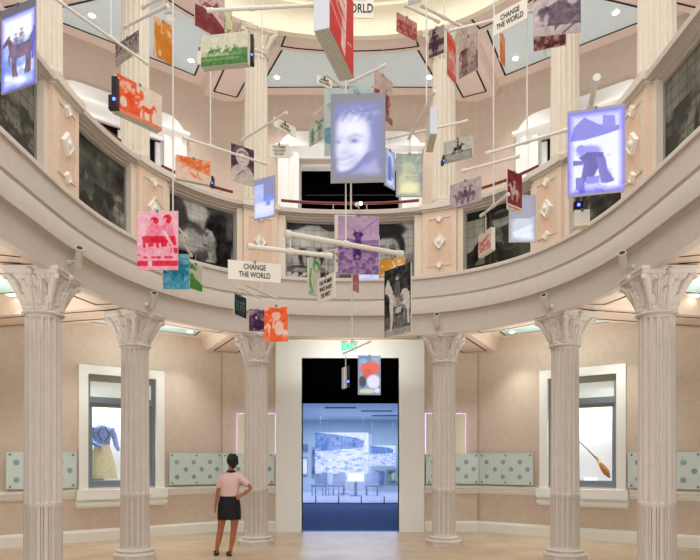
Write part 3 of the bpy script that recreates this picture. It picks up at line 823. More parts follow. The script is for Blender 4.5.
# ------------------------------------------------------------------ photo murals on the balcony
def tiles(c, nx, ny, a=.35):
    for i in range(1, nx): c.line([(c.asp*i/nx, 0), (c.asp*i/nx, 1)], .010, .12, a)
    for j in range(1, ny): c.line([(0, j/ny), (c.asp, j/ny)], .012, .12, a)
def mural(s0, s1, cv, label, tone):
    n, hgt = cv.w, Z['mt'] - Z['L']; me = bpy.data.meshes.new('photo_mural'); z = Z['mt'] - .004 - np.arange(cv.h) / (cv.h - 1) * (hgt - .008)
    x0, y0 = fz((s0 + s1) / 2, .13); co = []
    pts = [fz(s0 + (s1 - s0) * i / (n - 1), .13) for i in range(n)]
    for j in range(cv.h):
        for i in range(n): co.append((pts[i][0] - x0, pts[i][1] - y0, z[j] - Z['L']))
    i = np.arange(n * cv.h).reshape(cv.h, n); q = np.stack([i[1:, :-1], i[1:, 1:], i[:-1, 1:], i[:-1, :-1]], -1).reshape(-1, 4)
    me.from_pydata(co, [], q.tolist()); ink(me, tone(cv).reshape(-1, 3)); me.materials.append(M['mural'])
    o = bpy.data.objects.new('photo_mural', me); C.objects.link(o); o.location = (x0, y0, Z['L'])
    z0, z1 = Z['L'] + .003, Z['mt'] - .003
    for a, b, c0, c1 in ((s0, s0 + .03, z0, z1), (s1 - .03, s1, z0, z1), (s0, s1, z1 - .03, z1), (s0, s1, z0, z0 + .02)):
        m = MB(); sweep(m, a, b, [(.128, c0), (.112, c0), (.112, c1), (.128, c1)], .05); fr = m.build('frame', M['muralframe'], o); fr.location = (-x0, -y0, -Z['L'])
    tag(o, label, 'mural', 'tiled photo murals on the balcony')
bw = lambda c: c.duo('#050405', '#565454', '#c6c6c0')
gr = lambda c: c.duo('#080706', '#55554d', '#acaea0')
g_ = PW + .165; g2 = PW + .105
mh = Z['mt'] - Z['L']
# centre: two portraits
L = 2 * (SC[0] - g_); c = Cv(L / mh, 80, .72)
c.noise(5, .12, 3); c.thr(6, .52, .9, 5, 0, .5); A = c.asp
c.rect(0, 0, A, .06, .12, .8); c.ell(.1, .05, .25, .1, .1); c.ell(A*.36, .02, .2, .13, .15)
c.ell(A*.2, .33, .34, .26, .78, soft=4)                        # pale hat brim
face(c, A*.2, .6, .21, .72, .06, .1, .1); c.ell(A*.2, .36, .33, .1, .8, soft=3); c.ell(A*.2, .26, .2, .16, .82, soft=3)
c.poly([(0, .8), (A*.1, .74), (A*.3, .78), (A*.42, 1), (0, 1)], .1); c.rect(0, .78, A*.42, .86, .75, .7); c.thr(16, .5, .85, 8, .86, .98, 0, A*.4)
c.poly([(A*.42, 0), (A*.56, 0), (A*.56, 1), (A*.42, 1)], .45); c.noise(9, .15, 21)
c.rect(A*.62, 0, A, 1, .62); c.noise(4, .15, 22); c.ell(A*.93, .3, .16, .28, .78, soft=5)
face(c, A*.79, .48, .29, .78, .04, .08, -.1, lips=.35); c.ell(A*.785, .14, .3, .13, .03, soft=3); c.ell(A*.84, .52, .07, .2, .5, soft=8, al=.6)
c.poly([(A*.62, 1), (A*.68, .86), (A*.8, .8), (A*.94, .86), (A, 1)], .35); c.rect(0, .97, A, 1, .05)
tiles(c, 18, 7, .28); mural(-SC[0] + g_, SC[0] - g_, c, 'tiled black and white mural of two large faces, centre of balcony', bw)
# left of centre: man in hat and woman's profile
L = SC[1] - SC[0] - 2*g2; c = Cv(L / mh, 80, .42); A = c.asp
c.noise(5, .35, 31); c.ell(A*.3, .3, .42, .3, .8, soft=8, al=.6); c.ell(A*.42, .16, .3, .14, .92, soft=6, al=.9); c.ell(A*.28, .45, .3, .12, .08, soft=4, al=.9)
c.ell(A*.33, .62, .3, .22, .85, soft=10, al=.8); c.ell(A*.12, .3, .25, .3, .12, soft=6, al=.8)
c.ell(A*.78, .42, A*.2, .34, .03, soft=4); c.poly([(A*.66, .3), (A*.96, .3), (A*.93, .98), (A*.74, .98), (A*.72, .6)], .03)
c.ell(A*.645, .52, A*.085, .19, .74, soft=3, rot=.1); c.poly([(A*.575, .46), (A*.535, .575), (A*.59, .6)], .74); c.poly([(A*.6, .66), (A*.72, .62), (A*.75, .86), (A*.64, .86)], .6); c.ell(A*.72, .6, A*.025, .05, .55, soft=3)
c.poly([(A*.58, .36), (A*.66, .26), (A*.76, .34), (A*.72, .5), (A*.68, .4)], .03); c.line([(A*.575, .455), (A*.63, .45)], .016, .12); c.ell(A*.6, .485, A*.018, .014, .08); c.line([(A*.565, .64), (A*.605, .645)], .018, .15); c.ell(A*.655, .6, A*.04, .08, .55, soft=6, al=.6)
c.poly([(A*.56, .96), (A*.62, .84), (A*.72, .86), (A*.7, 1)], .7); c.ell(A*.93, .3, A*.05, .14, .5, soft=5)
c.poly([(0, .86), (A*.3, .82), (A*.6, .9), (A, .88), (A, 1), (0, 1)], .12); c.noise(14, .1, 33); c.rect(0, .93, A, 1, .2, .8); c.thr(30, .55, .4, 36, .93, .99)
c.noise(9, .14, 39); tiles(c, 8, 7, .2); mural(-SC[1] + g2, -SC[0] - g2, c, 'tiled mural of a dark haired woman in profile, left of centre', bw)
# right of centre: horses at a stable
c = Cv(L / mh, 80, .5); c.noise(5, .2, 41); c.rect(0, 0, A, .16, .06); c.rect(0, .16, A*.27, .8, .72); c.noise(4, .1, 44)
horse(c, -.02, .78, .5, .06, 1); c.rect(A*.27, .1, A*.42, 1, .1); c.ell(A*.5, .26, .16, .14, .78, soft=4); c.ell(A*.52, .2, .24, .05, .15, soft=2); c.rect(A*.34, .12, A*.36, 1, .45, .6)
c.poly([(A*.4, .4), (A*.66, .36), (A*.7, 1), (A*.4, 1)], .18); c.thr(7, .5, .55, 45, .35, 1, A*.4, A*.72); horse(c, A*.62, .86, .42, .08, -1)
c.rect(A*.78, .1, A, 1, .68); c.noise(5, .12, 47); c.ell(A*.9, .86, .3, .2, .3, soft=6, al=.7); c.rect(0, .9, A*.4, 1, .07)
tiles(c, 8, 7, .28); mural(SC[0] + g2, SC[1] - g2, c, 'tiled mural of horses and riders at a stable, right of centre', gr)
# outer bays
L2 = SC[2] - SC[1] - 2*g2
for sg, seed, lb in ((-1, 51, 'mottled grey tiled mural with cloudy shapes, between the two left pilasters'), (1, 57, 'dark streaked tiled mural half hidden by the blue digging picture')):
    c = Cv(L2 / mh, 70, .42); c.noise(4, .5, seed); c.noise(10, .3, seed + 1, .5); c.thr(5, .55, .06, seed + 2, .5, 1, al=.8); c.thr(4, .58, .85, seed + 3, 0, .55, al=.6); c.rect(0, .9, A*2, 1, .1, .7)
    tiles(c, 9, 7, .35); s = sorted((sg * (SC[1] + g2), sg * (SC[2] - g2))); mural(s[0], s[1], c, lb, gr)
L3 = SC[3] - SC[2] - 2*g2
for sg, seed, lb in ((-1, 61, 'tiled mural with dark brush at the far left edge, below the glowing horse picture'), (1, 67, 'tiled mural of pale sky over dark crowded riders at the far right edge')):
    c = Cv(L3 / mh, 70, .62); c.noise(4, .14, seed); c.thr(5, .42, .12, seed + 1, .38, 1, al=.9, sx=1.6); c.thr(14, .5, .2, seed + 2, .45, .95, al=.8); c.thr(9, .6, .7, seed + 3, .5, 1, al=.6); c.line([(0, .5), (A*2, .42)], .03, .2)
    tiles(c, 8, 7, .4); s = sorted((sg * (SC[2] + g2), sg * (SC[3] - g2))); mural(s[0], s[1], c, lb, gr)
# ------------------------------------------------------------------ the mobile: hanging pictures
def place_quad(q, D):
    """q=(xL,xR,yTL,yTR,yBL,yBR) in the photo, D = distance of the left edge -> centre, yaw, width, height"""
    xL, xR, tl, tr, bl, br = q
    k = (HZ - tl) / (HZ - tr) if br is None else .5 * ((HZ - tl) / (HZ - tr) + (HZ - bl) / (HZ - br))
    DR = D * k
    a = Vector(((xL - CX) * D / F_PX, D)); b = Vector(((xR - CX) * DR / F_PX, DR))
    zt = .5 * ((HZ - tl) * D + (HZ - tr) * DR) / F_PX + EYE; zb = .5 * ((HZ - bl) * D + (HZ - br) * DR) / F_PX + EYE
    d = b - a
    return (a + b) / 2, math.atan2(d.y, d.x), d.length, zb, zt - zb
def panel(name, q, D, label, cat, cols=None, th=.012, glow=False, wire=.35, body=None, clip=True, group='pictures hanging in the mobile', asp_fn=None, vent=False, frame=0.):
    ctr, rz, w, zb, h = place_quad(q, D)
    o = thing(name, label, cat, (ctr.x, ctr.y, zb), rz, group)
    m = MB(); m.box(-w/2, w/2, .0015, th, 0, h); m.build('panel' if th < .03 else 'box_body', body or (M['boardgrey'] if glow else M['board']), o)
    if cols is not None:
        cv = cols(w / h, h); print_grid('projected_image' if glow else 'print', cv, w * (1 - frame), h * (1 - frame), M['glow'] if glow else M['print'], o, 0).location.z = h * frame / 2
    if vent:
        m = MB(); m.box(-w/2 + .006, w/2 - .006, .004, th - .004, -.003, 0); m.build('vented_base', M['vent'], o)
    if wire:
        m = MB(); m.tube([(0, th/2, h), (0, th/2, h + wire)], .0022, 6); m.build('wire', M['cable'], o)
        if clip: m = MB(); m.box(-.010, .010, -.005, th + .004, h - .018, h + .010); m.build('clip', M['stud'], o)
    return o, w, h
def sign(q, D, body, label, wire=.3, size=None, lines=2, col='#e4e0d2', xs=.70):
    o, w, h = panel('hanging_sign', q, D, label, 'sign', None, wire=wire, body=M['signboard'], group='lettered signs in the mobile')
    sz = size or h * (.36 if lines == 2 else .26)
    text_mesh('lettering', body, sz, M['ink'], o, (0, -.0015, h * .5), sx=xs if lines == 2 else .62, bold=.012 if lines == 2 else .004, ext=.001, line=1.0)
    return o
M['signboard'] = mat('sign_board_cream', '#e2ddcf', .6)
RES = 46
def px_h(q): return max(22, int(max(q[4] - q[2], q[5] - q[3]) * 1.6))
def DUO(q, fn, dark, mid, light=None, base=.85):
    def f(asp, h):
        c = Cv(asp, px_h(q), base); fn(c); c.noise(c.h / 4, .16, len(PICS) + 400); c.noise(c.h / 9, .10, len(PICS) + 500); return c.duo(dark, mid, light)
    return f
PICS = []
def pic(name, q, D, label, fn, dark, mid, light=None, base=.85, cat='picture', **kw):
    o = panel(name, q, D, label, cat, DUO(q, fn, dark, mid, light, base), **kw)[0]; PICS.append(o); return o

GL = ('#3a3ad8', '#9aa8f0', '#f4f6ff')
def p(c):
    A = c.asp; c.rect(0, .38, A, 1, .62); c.noise(6, .1, 1); c.ell(A*.5, .3, A*.6, .2, 1, soft=14); c.thr(7, .55, .98, 3, .66, 1); c.thr(8, .6, .4, 4, .45, 1)
    horse(c, A*.62, .52, .34, .02, -1); horse(c, A*.42, .5, .30, .08, -1); figure(c, A*.46, .5, .26, .05, skirt=False); figure(c, A*.62, .47, .26, .03, skirt=False); c.fade(.42, .1)
def glow_horse(asp, h):
    c = Cv(asp, 110, .95); A = c.asp
    c.rect(0, .4, A, 1, .6); c.ell(A*.5, .26, A*.55, .16, 1, soft=18); c.thr(12, .5, 1., 3, .68, 1, sx=.5); c.thr(9, .58, .35, 4, .42, 1, sx=.5, al=.7); c.ell(A*.45, .9, A*.3, .05, 1, soft=10, al=.8); c.noise(9, .08, 1); c.blur(1)
    k = Cv(asp, 110, 0.); horse(k, A*.56, .56, .36, 1, -1); horse(k, A*.62, .55, .38, .95, 1); k.rect(A*.3, .5, A*.86, .62, .9)
    for fx, fy in ((.44, .56), (.6, .52)): figure(k, A*fx, fy, .22, .8, skirt=False, hat=True)
    k.noise(9, .12, 6, mask=k.g)
    out = c.duo('#3436b4', '#86a6ee', '#f6f8ff'); m = np.clip(k.g, 0, 1)[..., None]; t = c.nz(14, 8)[..., None]; out = out * (1 - m) + (np.array(lin('#3a2a3e')) * (1 - t) + np.array(lin('#96708a')) * t) * m
    d = np.minimum(np.minimum(c.x, A - c.x), np.minimum(c.y - .1, 1 - c.y)); a = np.clip(1 - d / .09, 0, 1)[..., None]; out = out * (1 - a) + np.array(lin('#4a52e0')) * a
    b = np.clip(1 - d / .02, 0, 1)[..., None]; return out * (1 - b) + np.array(lin('#62606a')) * b
panel('hanging_screen', (1, 35.5, 11, -3, 95, 82.5), 4.8, 'glowing blue projection of two riders with horses, top left corner', 'projection', glow_horse, glow=True)
def p(c):
    c.noise(9, .3, 5); c.rect(0, .5, 9, .56, .3); c.thr(10, .45, .15, 6, 0, .45)
    for i in range(6): c.line([(c.asp*(.1 + .16*i), .5), (c.asp*(.1 + .16*i), .62)], .03, .1)
pic('hanging_picture', (115.4, 139, 45, 30, 67, 51), 6.5, 'small grey brown herd photograph tilted under a rod, upper left', p, '#3a2e2e', '#8b7f7a', '#b8aca4', .7)
def p(c):
    A = c.asp; c.noise(6, .12, 7); c.thr(7, .45, .2, 8, 0, .45, A*.4, A); c.ell(A*.45, .75, .35, .4, .1); c.poly([(A*.05, .2), (A*.12, .1), (A*.2, .2), (A*.34, .16), (A*.4, .5), (A*.3, .8), (A*.05, .5)], .08); c.ell(A*.3, .85, .05, .08, .7); c.line([(0, .5), (A*.1, 1)], .06, .8)
pic('hanging_picture', (154, 173, 16, 26, 55, 66), 7.0, 'orange tinted horse picture against the pale blue ceiling', p, '#b5690c', '#c98a44', '#cdb7a0', .75)
def p(c):
    A = c.asp; c.rect(0, 0, A*.42, .8, .12); c.poly([(0, 0), (A*.25, 0), (A*.5, .32), (A*.5, .9), (0, 1)], .1); c.thr(8, .55, .8, 9, .1, .8, 0, A*.5, .9); c.rect(A*.1, .12, A*.3, .35, .75, .7); c.ell(A*.14, .68, .1, .14, .85)
    horse(c, A*.66, .62, .36, .1, 1); c.ell(A*.53, .28, .07, .14, .2); c.rect(0, .9, A, 1, .35); c.noise(14, .12, 10)
pic('light_box', (117, 162, 73, 96, 110, 131), 6.0, 'red orange stagecoach and horse picture on a deep box at left', p, '#d8421a', '#dd8a66', '#d5cbbc', .93, th=.09, vent=True, wire=.3)
def p(c):
    A = c.asp; c.noise(8, .25, 11); c.poly([(0, .55), (A*.5, .5), (A, .65), (A, 1), (0, 1)], .05); horse(c, A*.5, .45, .3, .15, 1); c.line([(A*.3, .5), (A*.6, .52), (A, .7)], .06, .9)
pic('hanging_picture', (195, 224.6, -22, -5, 24.5, 42), 6.2, 'maroon picture of a leaping horse at the top edge, above the green riders', p, '#6d2328', '#95605c', '#c9b7ae', .75)
def p(c):
    A = c.asp; c.rect(0, .68, A, 1, .12); c.poly([(A*.5, .66), (A*.75, .5), (A, .5), (A, .7)], .2); c.rect(0, .58, A*.6, .7, .62, .8); c.rect(0, .76, A*.8, .84, .4, .6)
    for i, x in enumerate((.22, .36, .55, .72)): horse(c, A*x, .55 - .02*(i % 2), .17, .1, 1, .12, True)
    c.noise(9, .06, 12)
pic('light_box', (201, 247.6, 36, 31, 67, 62.2), 5.6, 'green picture of galloping riders on a shallow box, upper left', p, '#2c6a2a', '#82a06c', '#cfc9b6', .95, th=.07, vent=True, wire=.0)
def p(c): c.noise(6, .2, 13); c.thr(5, .5, .1, 14, .3, 1)
pic('hanging_picture', (212, 232, 5, 8, 36, 35), 6.9, 'sliver of a green leafy picture peeking out beside the maroon leaping horse', p, '#3f6d22', '#8f9a62', '#cfc7a2', .9)
o, w, h = panel('hanging_sign', (197.5, 201.5, 49, 48, 64, 64), 5.9, 'narrow edge of a lettered sign left of the green riders picture', 'sign', None, body=M['signboard'], wire=.2, group='lettered signs in the mobile')
# the big red box, end on
def big_box(name, label, q_end, q_face, D, cols):
    """box seen from its end: q_end = near end (xL,xR,yT,yB), q_face=(xfar,yTfar,yBfar) of the printed long side at the right"""
    xL, xR, yT, yB = q_end; xf, ytf, ybf = q_face
    k = (HZ - yB) / (HZ - ybf); D2 = D * k
    a = Vector(((xR - CX)*D/F_PX, D)); b = Vector(((xf - CX)*D2/F_PX, D2)); d = b - a
    w = d.length; rz = math.atan2(d.y, d.x); th = (xR - xL) * D / F_PX
    zb = EYE + (HZ - yB)*D/F_PX; h = (yB - yT)*D/F_PX
    o = thing(name, label, 'light box', (*((a + b)/2), zb), rz, 'pictures hanging in the mobile')
    return o, w, h, th
o, w, h, th = big_box('light_box', 'large red picture on a deep perforated box, top centre', (313, 329.5, -58, 28), (353.5, 20, 78.5), 4.8, None)
m = MB(); m.box(-w/2, w/2, .002, th, .004, h); m.build('box_body', M['board'], o)
m = MB(); m.box(-w/2 - .003, -w/2, .0, th, 0, h); m.build('perforated_end', M['perf'], o)
m = MB(); m.box(-w/2, w/2, .0, th, -.003, .004); m.build('vented_base', M['vent'], o)
c = Cv(w/h, 80, .12); A = c.asp
c.poly([(A*.15, 0), (A*.7, .2), (A*.62, .95), (A*.45, .9), (A*.5, .45), (A*.1, .5)], .9)
for i in range(7): c.line([(A*.0, .1 + .09*i), (A*.6, .25 + .08*i)], .03, .12 if i % 2 else .8)
c.noise(8, .2, 15); c.rect(A*.78, 0, A, 1, .1, .9); c.line([(A*.72, .7), (A*.9, .64)], .02, .9)
print_grid('print', c.duo('#cf2a26', '#d8605a', '#e8d6cf'), w, h, M['print'], o, 0)
m = MB(); m.tube([(0, th/2, h), (0, th/2, h + .6)], .008, 8); m.build('hanging_rod', M['rod'], o)
sign((322, 373.5, -14, -12, 18.5, 17), 6.4, 'CHANGE\nTHE WORLD', 'CHANGE THE WORLD sign at the top edge, half hidden by the red box', size=.13)
# central projected face
def face_px(asp, h):
    c = Cv(asp, 130, .34); A = c.asp
    c.ell(A*.5, .28, A*.44, .17, .5, soft=10); c.ell(A*.8, .5, A*.18, .26, .42, soft=10); c.poly([(A*.12, .93), (A*.4, .83), (A*.8, .72), (A*.96, .88), (A*.9, .95)], .6); c.blur(3)
    c.poly([(A*.09, .4), (A*.2, .29), (A*.45, .25), (A*.64, .31), (A*.73, .46), (A*.7, .62), (A*.56, .76), (A*.36, .87), (A*.22, .885), (A*.12, .82), (A*.08, .66)], .8); c.blur(2.6)
    c.ell(A*.4, .38, A*.24, .11, 1, soft=18, al=.9); c.ell(A*.5, .6, A*.13, .09, 1., soft=16, al=.9); c.ell(A*.2, .58, A*.08, .08, .98, soft=12, al=.8); c.ell(A*.22, .84, A*.08, .03, .95, soft=8, al=.8)
    c.line([(A*.33, .495), (A*.45, .463), (A*.58, .485)], .022, .5, .75); c.line([(A*.1, .505), (A*.16, .487), (A*.22, .497)], .016, .5, .7)
    c.ell(A*.44, .53, A*.085, .020, .52, rot=.05, soft=5); c.ell(A*.43, .53, A*.035, .016, .22, soft=4); c.ell(A*.15, .538, A*.045, .016, .55, soft=4); c.ell(A*.145, .538, A*.02, .012, .25, soft=3)
    c.line([(A*.28, .54), (A*.25, .6)], .03, .8, .5); c.ell(A*.23, .655, A*.06, .012, .62, soft=5, al=.8)
    c.line([(A*.12, .735), (A*.24, .742), (A*.35, .718), (A*.41, .69)], .018, .5, .8); c.line([(A*.15, .755), (A*.25, .762), (A*.36, .735)], .020, 1., .9); c.line([(A*.15, .785), (A*.26, .79), (A*.37, .755)], .014, .62, .7)
    c.line([(A*.45, .65), (A*.48, .72), (A*.42, .79)], .02, .75, .7); c.line([(A*.2, .9), (A*.44, .85), (A*.68, .68)], .035, .3, .7); c.ell(A*.76, .58, A*.05, .06, .6, soft=6)
    c.blur(1.5)
    for i in range(16):
        x = .06 + .05*i; c.line([(A*x, .33 + .02*math.sin(i*2)), (A*(x + .1), .2 + .02*(i % 3)), (A*(x + .26), .14 + .03*(i % 4)), (A*(x + .34), .22)], .012, .72 if i % 3 else .25, .4)
    for i in range(9): c.line([(A*(.72 + .02*i), .26 + .02*i), (A*(.86 + .01*i), .42 + .04*i), (A*(.8 + .01*i), .6 + .03*i)], .014, .62 if i % 2 else .25, .4)
    c.blur(.8); c.noise(12, .06, 16); out = c.duo('#56525e', '#868cc2', '#f2f0ff')
    d = np.minimum(np.minimum(c.x, A - c.x), np.minimum(c.y - .05, .95 - c.y)); a = np.clip(1 - d / .1, 0, 1)[..., None] ** 1.2
    return out * (1 - a) + np.array(lin('#858082')) * a
panel('hanging_screen', (330.6, 385.5, 94, 92.6, 183.2, 181.8), 6.2, 'large grey panel with a projected smiling face of a woman, centre', 'projection', face_px, glow=True, wire=.1)
def p(c):
    A = c.asp; c.noise(5, .08, 17); c.line([(A*.62, .03), (A*.66, .1), (A*.7, .03), (A*.74, .1)], .02, .2); c.thr(5, .5, .3, 18, .5, 1, 0, A*.5); c.ell(A*.1, .7, .12, .12, .2)
pic('hanging_picture', (324.3, 371.5, 89.5, 85, 155.5, 153), 6.9, 'tall pale teal picture just behind the projected smiling face', p, '#2f7f96', '#88aab2', '#b4c0bd', .9)
def p(c):
    A = c.asp; c.poly([(0, .45), (A*.3, .4), (A*.35, .75), (0, .7)], .08); c.noise(6, .12, 19); figure(c, A*.66, .95, .7, .12, .6); c.rect(0, .85, A, 1, .25)
pic('hanging_picture', (374, 392.6, 68, 82, 112, 126.5), 7.0, 'maroon photograph of a standing figure right of the projected face', p, '#6e2430', '#a27d78', '#c9b4ab', .8)
def gl(seed, dark, mid, light, fn=None, edge='#8b8886'):
    def f(asp, h):
        c = Cv(asp, 56, .6); c.noise(5, .45, seed); c.noise(11, .2, seed + 1)
        if fn: fn(c)
        out = c.duo(dark, mid, light); d = np.minimum(np.minimum(c.x, c.asp - c.x), np.minimum(c.y, 1 - c.y)); a = np.clip(1 - d / .12, 0, 1)[..., None]
        return out * (1 - a) + np.array(lin(edge)) * a
    return f
def p(c): c.rect(c.asp*.3, .35, c.asp*.62, .8, .12); c.ell(c.asp*.45, .3, .08, .12, .2)
panel('hanging_screen', (385, 395, 147, 153, 185, 190.5), 6.9, 'narrow turned panel with a blue projection behind the smiling face', 'projection', gl(70, '#4a5a9a', '#8ea3dc', '#cfdcff', p), glow=True, wire=.2)
def p(c): c.ell(c.asp*.5, .35, .16, .2, .75, soft=6, al=.6); c.ell(c.asp*.5, .8, .26, .16, .95, soft=8); c.rect(0, .48, c.asp, .53, .3, .5); c.line([(c.asp*.2, .5), (c.asp*.8, .5)], .02, .9)
panel('hanging_screen', (396, 422.7, 153, 154, 197, 196.5), 7.3, 'dim green and yellow projection on a grey panel near the dark opening', 'projection', gl(72, '#4e5a58', '#93a090', '#efe6b4', p), glow=True, wire=.32)
def p(c): A = c.asp; figure(c, A*.25, 1, .8, .1); figure(c, A*.7, .95, .85, .1, skirt=False); c.rect(A*.55, .1, A, .2, .15)
pic('hanging_picture', (309, 324, 126.5, 116, 147, 138), 7.2, 'teal picture of two figures left of the projected face', p, '#1f7d72', '#7f9a90', '#c4b8aa', .9)
sign((274, 296, 116.6, 127.4, 125.7, 137.5), 7.0, 'CHANGE\nTHE WORLD', 'small tilted CHANGE THE WORLD sign on the rod left of the teal figures', wire=.12)
sign((269.5, 288.8, 143.7, 144.2, 157.3, 157.6), 7.3, 'THE WOMEN\nWHO SHAPE\nTHE WEST', 'small THE WOMEN WHO SHAPE THE WEST sign beside the upper left column', wire=.22, lines=3)
sign((317, 332, 74.5, 80, 83.5, 89), 6.3, 'CHANGE\nTHE WORLD', 'small slanted CHANGE THE WORLD sign below the big red box', wire=.1)
def p(c):
    A = c.asp; c.ell(A*.5, .3, .2, .24, .85); c.ell(A*.5, .24, .16, .12, .4); c.ell(A*.5, .34, .12, .15, .9); c.ell(A*.5, .85, .36, .36, .8); c.ell(A*.46, .32, .02, .015, .2); c.ell(A*.56, .32, .02, .015, .2); c.ell(A*.5, .42, .04, .012, .2); c.line([(A*.3, .8), (A*.5, .65), (A*.6, .7)], .03, .3); c.noise(9, .12, 20)
pic('hanging_picture', (231, 254, 142.6, 150.5, 180, 186.5), 6.8, 'dark purple portrait of a woman in a pale shirt, beside the upper left column', p, '#4a2a44', '#96848a', '#d2c8bc', .05)
def p(c):
    A = c.asp; c.poly([(0, 0), (A, 0), (A, .62), (A*.5, .45), (0, .25)], .15); c.thr(10, .52, .55, 22, 0, .5); c.noise(10, .08, 23); figure(c, A*.62, .72, .42, .1, skirt=False); c.line([(A*.4, .62), (A*.75, .86)], .05, .12); c.poly([(A*.4, .68), (A*.52, .7), (A*.6, .85), (A*.5, .82)], .2)
pic('light_box', (176.4, 210.3, 154.3, 162, 178, 185), 6.2, 'orange picture of a skier on a shallow box, left of the purple portrait', p, '#d2561f', '#d9946a', '#d3bfae', .92, th=.05, vent=True, wire=.18)
def bluesq(asp, h):
    c = Cv(asp, 64, .55); A = c.asp; c.rect(0, 0, A, 1, .15); c.rect(0, .16, A*.48, .6, .72); c.rect(0, .58, A, .95, .78); c.ell(A*.5, .78, .28, .16, .98, soft=10); c.rect(A*.6, .52, A*.8, .7, .45); c.rect(A*.5, .46, A, .6, .6, .7); c.noise(9, .12, 24)
    out = c.duo('#8a8382', '#6f8ef0', '#e2e4ff'); d = np.minimum(np.minimum(c.x, A - c.x), np.minimum(c.y, 1 - c.y)); a = np.clip(1 - d / .05, 0, 1)[..., None]; return out * (1 - a) + np.array(lin('#9a948e')) * a
panel('hanging_screen', (254, 274.6, 180, 175, 220.5, 216), 6.3, 'tall panel with a pale blue blocky projection over the left pilaster', 'projection', bluesq, glow=True, wire=.0)
def p(c):
    A = c.asp
    c.rect(0, .58, A, 1, .74); c.rect(0, .84, A, .93, .05); c.rect(A*.27, .84, A*.36, .95, .85); c.rect(A*.82, .62, A, .72, .05); c.rect(0, .74, A*.1, .76, .1)
    for x, y0 in ((.40, .1), (.72, .06)):
        c.ell(A*(x + .02), y0 + .07, .075, .065, .03); c.ell(A*(x - .04), y0 + .105, .04, .052, .72); c.ell(A*(x + .04), y0 + .12, .04, .05, .05); c.poly([(A*(x - .16), .46), (A*(x - .12), .27), (A*(x - .02), .2), (A*(x + .14), .24), (A*(x + .2), .46)], .62); c.line([(A*(x - .12), .28), (A*(x - .17), .42), (A*x, .46)], .05, .66)
        c.poly([(A*(x - .28), .43), (A*(x + .2), .42), (A*(x + .24), .58), (A*(x - .02), .6), (A*(x - .24), .63)], .05)
        for dx in (-.16, .03, .13): c.line([(A*(x + dx), .56), (A*(x + dx + .02), .7), (A*(x + dx - .02), .77)], .035, .8); c.ell(A*(x + dx - .03), .785, .04, .018, .05)
    c.line([(A*.66, .35), (A*.82, .55)], .05, .85); c.noise(11, .07, 25)
pic('hanging_picture', (137, 178, 211, 211, 270, 269.6), 5.6, 'red and pink picture of two women seated on a fence rail', p, '#cc1631', '#df6a86', '#e6bcc8', .88, wire=.12)
def p(c): A = c.asp; c.noise(7, .25, 26); c.thr(9, .5, .15, 27, 0, .55); horse(c, A*.55, .45, .42, .12, -1, .08); c.rect(0, .75, A, 1, .55, .6); c.noise(14, .15, 28); c.rect(A*.5, 0, A, .18, .75); c.line([(A*.6, .04), (A*.6, .14), (A*.92, .14)], .03, .3)
pic('hanging_picture', (163, 189.6, 254, 254, 289, 289.4), 6.1, 'teal blue picture of a horse and rider below the two seated women', p, '#115f84', '#3f95b0', '#a8bcc0', .5, wire=.1)
def p(c): A = c.asp; c.poly([(0, .5), (A*.4, .55), (A, .75), (A, 1), (0, 1)], .1); c.thr(6, .5, .15, 29, 0, .7, 0, A*.5); c.line([(A*.5, 0), (A*.5, .6)], .03, .6)
pic('hanging_picture', (189.7, 202.4, 262, 266, 288, 292), 6.5, 'narrow green grassy picture beside the teal horse picture', p, '#2f7a22', '#7d9a66', '#c2bba8', .9, wire=.1)
sign((228, 280.8, 259.6, 264, 278.6, 283.2), 6.0, 'CHANGE\nTHE WORLD', 'wide white CHANGE THE WORLD sign left of centre, above the orange picture', wire=.12, size=.076)
def p(c): 
    A = c.asp; c.noise(6, .04, 30)
    for j, y in enumerate((.3, .5, .68)):
        for i in range(5): c.line([(A*(.18 + .15*i), y), (A*(.18 + .15*i), y + (.1 if j < 2 else .03))], .05, .9, .8)
pic('hanging_picture', (234.6, 246.3, 293, 298.6, 314, 318.6), 6.6, 'small dark teal card with pale marks below the white sign', p, '#12282c', '#4f6a6a', '#bcc8c0', .06, wire=.1)
def p(c): A = c.asp; c.noise(6, .35, 32); c.thr(7, .5, .85, 33, 0, 1, al=.7); c.ell(A*.4, .35, .12, .16, .1); c.ell(A*.6, .7, .28, .22, .08); c.ell(A*.45, .38, .06, .08, .9)
pic('hanging_picture', (249, 265.5, 309, 310, 331, 331.5), 6.9, 'small dark violet picture left of the orange seated woman', p, '#2f1038', '#6a4a6a', '#c8b6c0', .3, wire=.12)
def p(c): A = c.asp; c.thr(5, .42, .1, 34, .05, 1, al=.95); c.ell(A*.5, .18, .3, .1, .08); c.rect(A*.32, .2, A*.66, .3, .85); c.ell(A*.5, .3, .12, .12, .8); c.poly([(A*.2, 1), (A*.3, .42), (A*.7, .42), (A*.8, 1)], .15); c.ell(A*.62, .62, .13, .2, .85); c.rect(0, .82, A, 1, .25, .7); c.line([(A*.4, .4), (A*.38, .6)], .05, .85); c.noise(14, .1, 35)
pic('hanging_picture', (264.3, 288, 306.5, 304.6, 342, 341.6), 6.3, 'orange red picture of a woman in a wide hat over the column capital', p, '#e04a14', '#e8825a', '#dccabb', .88, wire=.12)
def p(c): A = c.asp; c.ell(A*.65, .2, .13, .16, .1); c.ell(A*.66, .24, .07, .1, .85); c.line([(A*.2, .3), (A*.1, .6), (A*.3, .9)], .06, .2); c.thr(7, .55, .2, 37, .5, 1, al=.6); c.rect(A*.42, 0, A*.46, 1, .4)
pic('hanging_picture', (309, 320.3, 257.5, 260.5, 293.7, 296.8), 6.9, 'narrow folded green portrait card below the long white rod', p, '#2c8a34', '#8fae86', '#c6c8b8', .93, wire=.12, th=.03)
